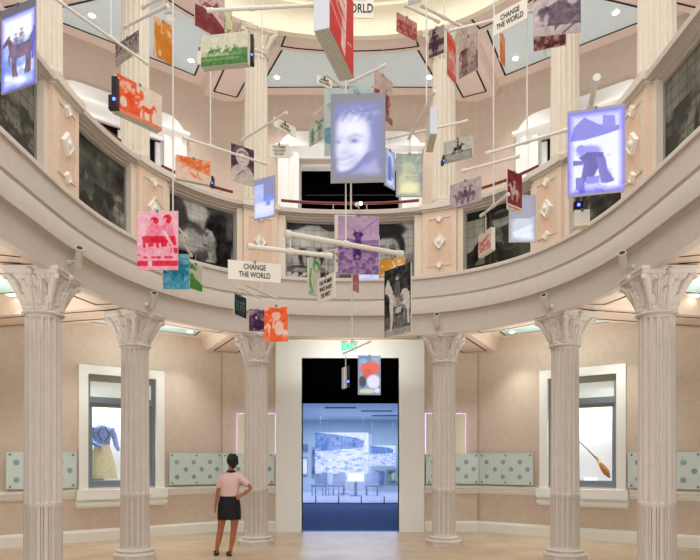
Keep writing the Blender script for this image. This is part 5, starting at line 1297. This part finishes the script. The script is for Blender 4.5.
def card(W, px, py0, py1, label):
    u = W.u_px(px); a = W.at(u, .3, 1.002); o = thing('caption_card', label, 'card', a, W.rz)
    m = MB(); m.hexa([(-.13, -.05, 0), (.13, -.05, 0), (.13, .1, 0), (-.13, .1, 0)], [(-.13, -.04, .05), (.13, -.04, .05), (.13, .1, .2), (-.13, .1, .2)]); m.build('sloped_block', M['casewhite'], o)
card(WL, 103, 475, 483, 'white sloped caption block at the foot of the blouse display'); card(WR, 585, 475, 487, 'white caption block at the foot of the quirt display')
# quirt / whip in right case
a = PX(581, 443, WR.at(ucR, .4).y); tu = [(581, 443.5), (590, 452), (598, 460), (603, 467), (609, 476)]
def wr_pt(px, py, b=.45):
    u = WR.u_px(px); 
    W2 = WR.at(u, b); D = W2.y; u2 = u
    # correct for depth b behind the face
    k = (px - CX)/F_PX
    p0 = WR.at(0, b); u2 = (k*p0.y - p0.x)/(WR.d.x - k*WR.d.y); q = WR.at(u2, b); q.z = EYE + (HZ - py)*q.y/F_PX; return q
pts = [wr_pt(x, y) for x, y in ((578, 440.5), (586, 448), (594, 456), (598.5, 460.5))]
o = thing('riding_quirt', 'riding quirt with a tan leather end mounted in the right window', 'quirt', pts[-1])
m = MB(); m.tube([q - pts[-1] for q in pts], [.008, .010, .014, .018], 8); m.build('braided_handle', mat('braided_brown', '#6a5238', .6, noise=.3, nscale=80), o, True)
p2 = [wr_pt(x, y) for x, y in ((598, 460), (600, 463.5))]; m = MB(); m.tube([q - pts[-1] for q in p2], .035, 10); m.build('knot', mat('straw_knot', '#d8c98c', .7), o, True)
p2 = [wr_pt(x, y) for x, y in ((600, 463), (603, 467.5), (606.5, 472.5), (610, 478))]; m = MB(); m.tube([q - pts[-1] for q in p2], [.03, .06, .065, .01], 12); m.build('leather_popper', M['leather'], o, True)
m = MB(); q = wr_pt(594, 457, .45) - pts[-1]; nn = Vector((WR.n.x, WR.n.y, 0)); m.tube([q, q + nn*.3], .008, 8); m.build('wall_pin', M['chrome'], o)

# ------------------------------------------------------------------ frosted glass panels
def glass_panel(W, x0, x1, label, z0=1.035, z1=1.69, sheet=True, uu=None):
    u0, u1 = uu if uu else (W.u_px(x0), W.u_px(x1)); w = u1 - u0
    o = thing('frosted_plaque', label, 'glass panel', W.at((u0 + u1)/2, -.10, z0), W.rz, 'frosted glass panels on the lower walls')
    h = z1 - z0
    m = MB(); m.box(-w/2, w/2, 0, .012, 0, h); m.build('glass', M['frost'], o)
    m = MB(); m.box(-w/2 + .1, w/2 - .15, .015, .022, .05, h - .13); m.build('printed_sheet', M['frost2'], o)
    for x in (-w/2 + .06, 0, w/2 - .06):
        for z in (.045, h - .045):
            m = MB(); m.tube([(x, -.012, z), (x, .1, z)], .02, 12); m.build('standoff', M['stud'], o, True)
    for i, (fx, fz_) in enumerate(((-.36, .72), (-.05, .72), (.26, .72), (-.2, .49), (.1, .49), (.4, .49), (-.36, .25), (-.05, .25), (.26, .25))):
        x = fx * w; z = fz_ * h; d = .05
        m = MB(); m.lathe([(0, 0), (d, 0), (d*.9, .006), (0, .008)], 10, caps=False)
        ob = m.build('etched_diamond', M['disc'], o); ob.location = (x, -.001, z); ob.rotation_euler = (R(90), 0, 0)
    return o
glass_panel(WL, 5, 75, 'frosted aqua glass panel behind the large left column')
glass_panel(WL, 167.5, 220, 'frosted aqua glass panel left of the woman in pink')
glass_panel(WC, 0, 0, 'frosted aqua glass panel behind the woman and the column', uu=(WC.u_px(223.5), WC.u_px(275)))
glass_panel(WC, 425.5, 478, 'frosted aqua glass panel behind the column right of the doorway')
glass_panel(WR, 481.5, 535, 'frosted aqua glass panel left of the right display window')
glass_panel(WR, 629.5, 703, 'frosted aqua glass panel behind the large right column')
# backlit panels
for x0, x1, lb in ((238, 275.5, 'cream backlit panel with violet edges behind the column left of the doorway'), (425.5, 464.5, 'cream backlit panel with violet edges behind the column right of the doorway')):
    u0, u1 = WC.u_px(x0), WC.u_px(x1); zt, zb = EYE + (HZ - 414)*13.4/F_PX, EYE + (HZ - 453.5)*13.4/F_PX; w = u1 - u0; h = zt - zb
    o = thing('wall_light', lb, 'wall light', WC.at((u0 + u1)/2, -.10, zb), 0, 'backlit panels beside the doorway')
    m = MB(); m.box(-w/2, w/2, 0, .03, 0, h); m.build('face', M['lightbox'], o)
    m = MB(); m.box(-w/2 - .014, w/2 + .014, .035, .06, -.014, h + .014); m.build('glowing_edge', M['glowedge'], o)
    m = MB(); m.box(-w/4, w/4, .06, .1, h/4, 3*h/4); m.build('bracket', M['white'], o)
# ------------------------------------------------------------------ things in the gallery beyond the doorway
def gbox(name, x0, x1, y0, y1, D, th, m, label, cat, **kw):
    a = PX(x0, y1, D); b = PX(x1, y0, D); o = thing(name, label, cat, ((a.x + b.x)/2, D, a.z)); w = b.x - a.x; h = b.z - a.z
    return o, w, h
def screen(x0, x1, y0, y1, D, label, seed):
    o, w, h = gbox('projection_screen', x0, x1, y0, y1, D, .05, None, label, 'screen')
    m = MB(); m.box(-w/2, w/2, .002, .05, 0, h); m.build('back', M['white'], o)
    c = Cv(w/h, 110, .97); A = c.asp; c.poly([(0, 0), (A*.35, .05), (A*.75, .12), (A*.92, .2), (A*.9, .36), (A*.5, .42), (0, .46)], .12); c.thr(22, .52, .6, seed + 3, .05, .42, 0, A*.95, .5)
    for i in range(1, 12): c.line([(A*i/13, .02 + .12*i/13), (A*i/13, .4)], .006, .5, .7)
    c.rect(0, .44, A, 1, .78); c.thr(24, .5, .35, seed, .36, 1, al=.7, sx=.45); c.thr(30, .5, 1., seed + 1, .4, 1, al=.8, sx=.35)
    for i in range(6): c.line([(A*(.05*i), .95 - .05*i), (A*(.5 + .1*i), .6 - .03*i), (A, .44)], .01, 1., .7)
    print_grid('picture', c.duo('#2f5fae', '#86b2ee', '#ffffff'), w, h, M['glow'], o, 0)
    m = MB(); m.tube([(-w*.4, .03, h), (-w*.4, .03, GC - PX(x0, y1, D).z)], .006, 6); m.tube([(w*.4, .03, h), (w*.4, .03, GC - PX(x0, y1, D).z)], .006, 6); m.build('hanging_cable', M['chrome'], o)
screen(315, 368.5, 432.5, 474, 27.5, 'large lit screen with a winter landscape in the gallery beyond the doorway', 201)
screen(369.5, 395.5, 445.5, 466, 30.5, 'smaller lit screen with a blue landscape, right of the large one', 205)
o, w, h = gbox('white_lectern', 347.5, 364, 474, 481.5, 26.5, .4, None, 'white box lectern below the large lit screen', 'lectern')
z0 = o.location.z; o.location.z = 0
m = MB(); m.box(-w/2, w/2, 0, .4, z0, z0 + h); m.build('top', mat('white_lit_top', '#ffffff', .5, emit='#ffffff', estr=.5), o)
m = MB(); m.box(-.06, .06, .15, .27, .02, z0); m.box(-.25, .25, .02, .38, 0, .03); m.build('stem', M['grey'], o)
for px, lb in ((319, 'grey armchair left of the white lectern, near the glass'), (336, 'grey chair beside the white lectern'), (372, 'grey chair right of the white lectern')):
    D = 27.2; q = PX(px, 460, D); o = thing('lounge_chair', lb, 'chair', (q.x, D, 0), random.uniform(-.5, .5))
    m = MB(); m.box(-.28, .28, -.28, .28, .38, .48); m.build('seat', M['grey'], o)
    m = MB(); m.hexa([(-.28, .24, .45), (.28, .24, .45), (.28, .3, .45), (-.28, .3, .45)], [(-.26, .32, 1.0), (.26, .32, 1.0), (.26, .38, 1.0), (-.26, .38, 1.0)]); m.build('backrest', M['grey'], o)
    for sx in (-1, 1):
        for sy in (-1, 1): m = MB(); m.tube([(sx*.24, sy*.24, 0), (sx*.24, sy*.24, .39)], .022, 8); m.build('leg', M['grey'], o)
q = PX(344, 460, 28.2); o = thing('round_table', 'small grey round table between the gallery chairs', 'table', (q.x, 28.2, 0))
m = MB(); m.lathe([(.42, .7), (.42, .73)], 28); m.build('table_top', M['grey'], o); m = MB(); m.lathe([(.25, 0), (.25, .02), (.03, .04), (.03, .7)], 16); m.build('pedestal', M['grey'], o)
def framed(x0, x1, y0, y1, D, label, dark, mid, light, seed, glow=False):
    o, w, h = gbox('framed_picture', x0, x1, y0, y1, D, .04, None, label, 'picture')
    m = MB(); m.box(-w/2, w/2, .003, .05, 0, h); m.build('frame', M['grey'], o)
    c = Cv(w/h, 24, .6); c.noise(4, .4, seed); c.ell(c.asp*.5, .5, .16, .28, .95, soft=3)
    ob = print_grid('picture', c.duo(dark, mid, light), w*.8, h*.8, M['glow'] if glow else M['print'], o, 0); ob.location.z = h*.1
framed(302.5, 308, 444, 452, 31.9, 'small dark framed photograph at the left of the gallery wall', '#2a3040', '#5a6478', '#8a94aa', 301)
framed(302.5, 307.5, 457, 476, 31.9, 'tall white lit panel at the left of the gallery wall', '#b8c4e8', '#f0f4ff', '#ffffff', 303, True)
framed(375.5, 384, 471, 485, 31.9, 'framed grey picture below the small screen', '#3a4260', '#7a84a8', '#a0aac8', 305)
framed(387, 399, 469.5, 484, 31.9, 'framed dark picture with a bright centre at the right of the gallery', '#1e2c30', '#4a6a62', '#e8f0d0', 307)
framed(312, 315, 447, 477, 31.9, 'row of small dark plaques left of the large screen', '#20242e', '#4a5468', '#808ca4', 309)
for k, (x0, x1, y, D0, D1) in enumerate(((325, 356, 407.5, 24.2, 24.6), (372, 398, 415.5, 28.4, 28.9), (361, 392, 410.8, 25.6, 26.6))):
    a = PX(x0, y, (GC - EYE)*F_PX/(HZ - y)); b = PX(x1, y, a.y)
    m = MB(); m.box(-(b.x - a.x)/2, (b.x - a.x)/2, -.2, .2, -.03, -.002); o = m.build('ceiling_vent', M['black']); o.location = ((a.x + b.x)/2, a.y, GC)
    tag(o, ['long black slot vent in the gallery ceiling, nearest of three', 'black slot vent in the gallery ceiling, farthest of three', 'wide dark vent in the middle of the gallery ceiling'][k], 'vent')

# ------------------------------------------------------------------ the woman
def skin_mesh(name, nodes, edges, m, parent, root=0, sub=2):
    me = bpy.data.meshes.new(name); me.from_pydata([n[0] for n in nodes], edges, []); ob = bpy.data.objects.new(name, me); C.objects.link(ob)
    md = ob.modifiers.new('s', 'SKIN'); md.use_smooth_shade = True
    for i, n in enumerate(nodes):
        r = n[1] if isinstance(n[1], tuple) else (n[1], n[1]); me.skin_vertices[0].data[i].radius = r; me.skin_vertices[0].data[i].use_root = (i == root)
    sb = ob.modifiers.new('d', 'SUBSURF'); sb.levels = sub; sb.render_levels = sub
    dg = bpy.context.evaluated_depsgraph_get(); dg.update()
    nm = bpy.data.meshes.new_from_object(ob.evaluated_get(dg)); nm.name = name
    bpy.data.objects.remove(ob); bpy.data.meshes.remove(me)
    nm.materials.clear(); nm.materials.append(m); nm.polygons.foreach_set('use_smooth', [True]*len(nm.polygons))
    o = bpy.data.objects.new(name, nm); C.objects.link(o); o.parent = parent; return o
WD = 10.05
wp = Vector(((230 - CX)*WD/F_PX, WD, 0))
W_ = thing('person', 'woman seen from behind in a pink short sleeved top and black skirt, hand on hip', 'person', wp)
kx = WD / F_PX
def wpt(px, py, dy=0.): return Vector(((px - 230)*kx, dy, EYE + (HZ - py)*kx))
N = []; E_ = []
def chain(pts, start=None):
    prev = start
    for q, r in pts:
        N.append((q, r)); k = len(N) - 1
        if prev is not None: E_.append((prev, k))
        prev = k
    return prev
chain([(wpt(229.5, 503), .115)]); PEL = 0
waist = chain([(wpt(229.5, 495), (.105, .085))], PEL); chest = chain([(wpt(230, 483), (.125, .09)), (wpt(230, 477), (.11, .075))], waist)
neck = chain([(wpt(231, 471.5), .048), (wpt(231.5, 467), .046), (wpt(232, 463), (.07, .08)), (wpt(232.3, 459), (.075, .088)), (wpt(232.5, 456.2), (.055, .065))], chest)
# left arm hanging
la = chain([(wpt(222, 477), .05), (wpt(219.5, 486), .037), (wpt(218, 491), .034), (wpt(217, 498), .031), (wpt(215.5, 505), .024)], chest)
palm_l = chain([(wpt(215.2, 508), (.033, .02))], la)
# right arm, hand on the hip
ra = chain([(wpt(239.5, 477.5), .05), (wpt(246, 483), .038), (wpt(251.5, 488), .034), (wpt(246, 492.5, -.01), .031), (wpt(241.5, 495, -.03), .024)], chest)
palm_r = chain([(wpt(238.8, 496.5, -.06), (.02, .033))], ra)
# legs
ll = chain([(wpt(224.5, 507), .095), (wpt(222.5, 517), .078), (wpt(220.5, 530), .052), (wpt(219, 538), .054), (wpt(217, 548), .033), (wpt(216.3, 552.2, .02), .034)], PEL)
chain([(wpt(215.2, 554.8, .10), (.036, .022)), (wpt(214.6, 555.4, .17), (.034, .014))], ll)
rl = chain([(wpt(234.5, 507), .095), (wpt(235, 517), .078), (wpt(233.8, 530), .052), (wpt(232.8, 538), .054), (wpt(231, 548), .033), (wpt(230.3, 552.0, -.02), .034)], PEL)
chain([(wpt(228.6, 554.8, .04), (.036, .022)), (wpt(227.2, 555.4, .09), (.034, .014))], rl)
# fingers, five on each hand
def fingers(palm, dirv, side, bend):
    pc = N[palm][0]; dirv = dirv.normalized(); side = side.normalized()
    for k, (off, ln) in enumerate(((-.026, .06), (-.009, .07), (.009, .066), (.026, .05))):
        b = pc + side*off + dirv*.012; chain([(b, .0085), (b + dirv*ln*.55, .008), (b + (dirv + bend).normalized()*ln*.55 + dirv*ln*.5, .0065)], palm)
    b = pc - side*.028 - dirv*.02; chain([(b, .010), (b - side*.018 + dirv*.03, .0085), (b - side*.016 + dirv*.05 + bend*.01, .007)], palm)
fingers(palm_l, Vector((-.05, .02, -1)), Vector((0, 1, 0)), Vector((.35, 0, 0)))
fingers(palm_r, Vector((-.85, -.35, -.25)), Vector((0, .1, 1)), Vector((-.2, .3, -.2)))
skin_mesh('body', N, E_, M['skin'], W_, PEL)
# face on the far side, turned a little left
hc = wpt(232, 461.5)
fd = Vector((-.55, .83, 0)).normalized(); fs_ = Vector((.83, .55, 0))
m = MB(); m.ell(hc + fd*.088 + Vector((0, 0, -.012)), .016, .02, .022, 10, 6); nose = m.build('nose', M['skin'], W_, True)
for sg in (-1, 1):
    m = MB(); m.ell(hc + fd*.078 + fs_*sg*.03 + Vector((0, 0, .012)), .011, .011, .008, 10, 6); m.build('eye', M['black'], W_, True)
    m = MB(); m.ell(hc + fs_*sg*.078 - fd*.0 + Vector((0, 0, -.005)), .012, .02, .03, 10, 6); m.build('ear', M['skin'], W_, True)
m = MB(); m.ell(hc + fd*.08 + Vector((0, 0, -.045)), .02, .014, .008, 10, 6); m.build('mouth', mat('lips', '#8a3a3a', .5), W_, True)
# hair: short, gathered at the nape
m = MB(); hcc = hc - fd*.018 + Vector((0, 0, .018)); m.ell(hcc, .094, .098, .105, 24, 14)
for q in range(26):
    a = random.uniform(0, 6.28); e = random.uniform(-.6, 1.2); d = Vector((math.cos(a)*math.cos(e), math.sin(a)*math.cos(e), math.sin(e)))
    if d.dot(fd) > .25 and e < .5: continue
    m.ell(hcc + Vector((d.x*.078, d.y*.082, d.z*.09)), .03, .03, .034, 8, 6)
m.ell(hc - fd*.06 + Vector((0, 0, -.065)), .05, .045, .05, 14, 8); m.build('hair', M['hair'], W_, True)
def loft(rows, n=32):
    m = MB(); vs = []; fs = []
    for c, rx, ry in rows:
        for k in range(n): a = 2*math.pi*k/n; s_ = lambda v, p=.85: math.copysign(abs(v)**p, v); vs.append((c.x + rx*s_(math.cos(a)), c.y + ry*s_(math.sin(a)), c.z))
    for i in range(len(rows) - 1):
        for k in range(n): fs.append((i*n+k, i*n+(k+1) % n, (i+1)*n+(k+1) % n, (i+1)*n+k))
    m.add(vs, fs); return m
# knit top: body and two sleeves in one piece of cloth
m = loft([(wpt(229.3, 498.5), .142, .118), (wpt(229.5, 494), .140, .112), (wpt(229.8, 488), .150, .112), (wpt(230, 482), .163, .112), (wpt(230.3, 477.5), .172, .102), (wpt(230.6, 474.8), .145, .086), (wpt(231, 472.6), .08, .068), (wpt(231.1, 471.6), .06, .06)])
m.tube([wpt(224, 476.3), wpt(221.3, 479), wpt(219.6, 484), wpt(218.9, 487.5)], [.066, .064, .056, .053], 16); m.tube([wpt(236.5, 476.3), wpt(240.5, 478.3), wpt(244.5, 481.8), wpt(248, 484.8)], [.066, .064, .056, .053], 16)
m.build('knit_top', M['knit'], W_, True)
m = MB(); m.lathe([(.062, 0), (.075, .012), (.072, .04), (.056, .048), (.052, .03)], 24, wpt(231.1, 473.2), caps=False); m.build('collar', M['skirt'], W_, True)
m = loft([(wpt(229.3, 518.8), .184, .135), (wpt(229.3, 519.2), .188, .138), (wpt(229.3, 512), .187, .142), (wpt(229.3, 504), .178, .145), (wpt(229.3, 499), .158, .128), (wpt(229.3, 496), .148, .118), (wpt(229.3, 496), .12, .1)])
m.build('skirt', M['skirt'], W_, True)
for heel, toe in ((wpt(216.3, 556, -.03), wpt(214.4, 556, .19)), (wpt(230.6, 556, -.07), wpt(226.9, 556, .11))):
    d = (toe - heel); sd = Vector((-d.y, d.x, 0)).normalized(); m = MB()
    pts = []
    for t, w in ((0, .03), (.15, .036), (.5, .034), (.75, .043), (.95, .034), (1.0, .015)): pts.append((heel + d*t, w))
    vs = [q + sd*w for q, w in pts] + [q - sd*w for q, w in pts[::-1]]; k = len(vs)
    b = [(v.x, v.y, .002) for v in vs]; t_ = [(v.x, v.y, .022) for v in vs]
    m.add(b + t_, [tuple(range(k))[::-1], tuple(range(k, 2*k))] + [(i, (i+1) % k, k + (i+1) % k, k + i) for i in range(k)])
    sh = m.build('sandal', M['shoe'], W_)
    m = MB(); q = heel + d*.7; m.tube([q + sd*.042 + Vector((0,0,.015)), q + sd*.03 + Vector((0,0,.045)), q - sd*.03 + Vector((0,0,.045)), q - sd*.042 + Vector((0,0,.015))], .009, 8)
    q = heel + d*.18; m.tube([q + sd*.04 + Vector((0,0,.07)), q - d*.1 + Vector((0,0,.075)), q - sd*.04 + Vector((0,0,.07)), q + d*.14 + Vector((0,0,.085)), q + sd*.04 + Vector((0,0,.07))], .008, 8)
    m.build('strap', M['shoe'], sh, True)

# ------------------------------------------------------------------ light
def area(name, loc, rot, sx, sy, e, col=(1, .93, .84)):
    l = bpy.data.lights.new(name, 'AREA'); l.shape = 'RECTANGLE'; l.size = sx; l.size_y = sy; l.energy = e; l.color = col
    o = bpy.data.objects.new(name, l); C.objects.link(o); o.location = loc; o.rotation_euler = rot; return o
def spot(name, loc, e, ang=92, blend=.9, col=(1, .97, .93), r=.05, to=None):
    l = bpy.data.lights.new(name, 'SPOT'); l.energy = e; l.spot_size = R(ang); l.spot_blend = blend; l.color = col; l.shadow_soft_size = r
    o = bpy.data.objects.new(name, l); C.objects.link(o); o.location = loc
    if to is not None: o.rotation_euler = (Vector(to) - Vector(loc)).to_track_quat('-Z', 'Y').to_euler()
    return o
for q, z in SP:
    if z < 6 and abs(q.x) > 5.3: continue
    spot('downlight_beam', (q.x, q.y, z - .03), 105 if z > 6 else 115)
# unseen fill lights added for the rotunda and both ambulatories
# large area light added above the ring for soft, even light
area('added_overhead_fill', (0, 6.0, 12.4), (0, 0, 0), 5.5, 8.5, 330, (1, .96, .89))
for s_ in (0, .5*(SC[0] + SC[1]), -.5*(SC[0] + SC[1]), .5*(SC[1] + SC[2]), -.5*(SC[1] + SC[2]), .5*(SC[2] + SC[3]), -.5*(SC[2] + SC[3])):
    p_ = rad(s_, 1.1); area('added_balcony_fill', (p_.x, p_.y, 5.2), (R(180), 0, 0), 1, 1, 30, (1, .98, .96))  # fill added behind the parapet, out of sight, to brighten the upper ceiling
    p_ = rad(s_, 1.3); area('added_ambulatory_fill', (p_.x, p_.y, 3.0), (R(180), 0, 0), 1.2, 1.2, 26, (1, .99, .97))  # added fill without a fixture, lifts the lower coffers
# gallery
area('gallery_blue_wash', (0, 17.5, 3.5), (0, 0, 0), 3, 5, 22, (.45, .68, 1))
area('gallery_ceiling_light', (0, 27, 3.5), (0, 0, 0), 7, 6, 640, (.92, .98, 1))
w = bpy.data.worlds.new('hall_ambient'); bpy.context.scene.world = w; w.use_nodes = True
bg = w.node_tree.nodes['Background']; bg.inputs['Color'].default_value = (1, .98, .97, 1); bg.inputs['Strength'].default_value = 1.7

# ------------------------------------------------------------------ camera
cd = bpy.data.cameras.new('camera'); cam = bpy.data.objects.new('camera', cd); C.objects.link(cam)
cam.location = (0, 0, EYE); cam.rotation_euler = (R(90), 0, 0); cd.sensor_fit = 'HORIZONTAL'; cd.sensor_width = 36; cd.lens = 36 * F_PX / 700
cd.shift_y = (HZ - 280) / 700; cd.clip_start = .05; cd.clip_end = 200
sc = bpy.context.scene; sc.camera = cam
sc.view_settings.view_transform = 'Standard'; sc.view_settings.look = 'None'; sc.view_settings.exposure = -.04; sc.view_settings.gamma = 1
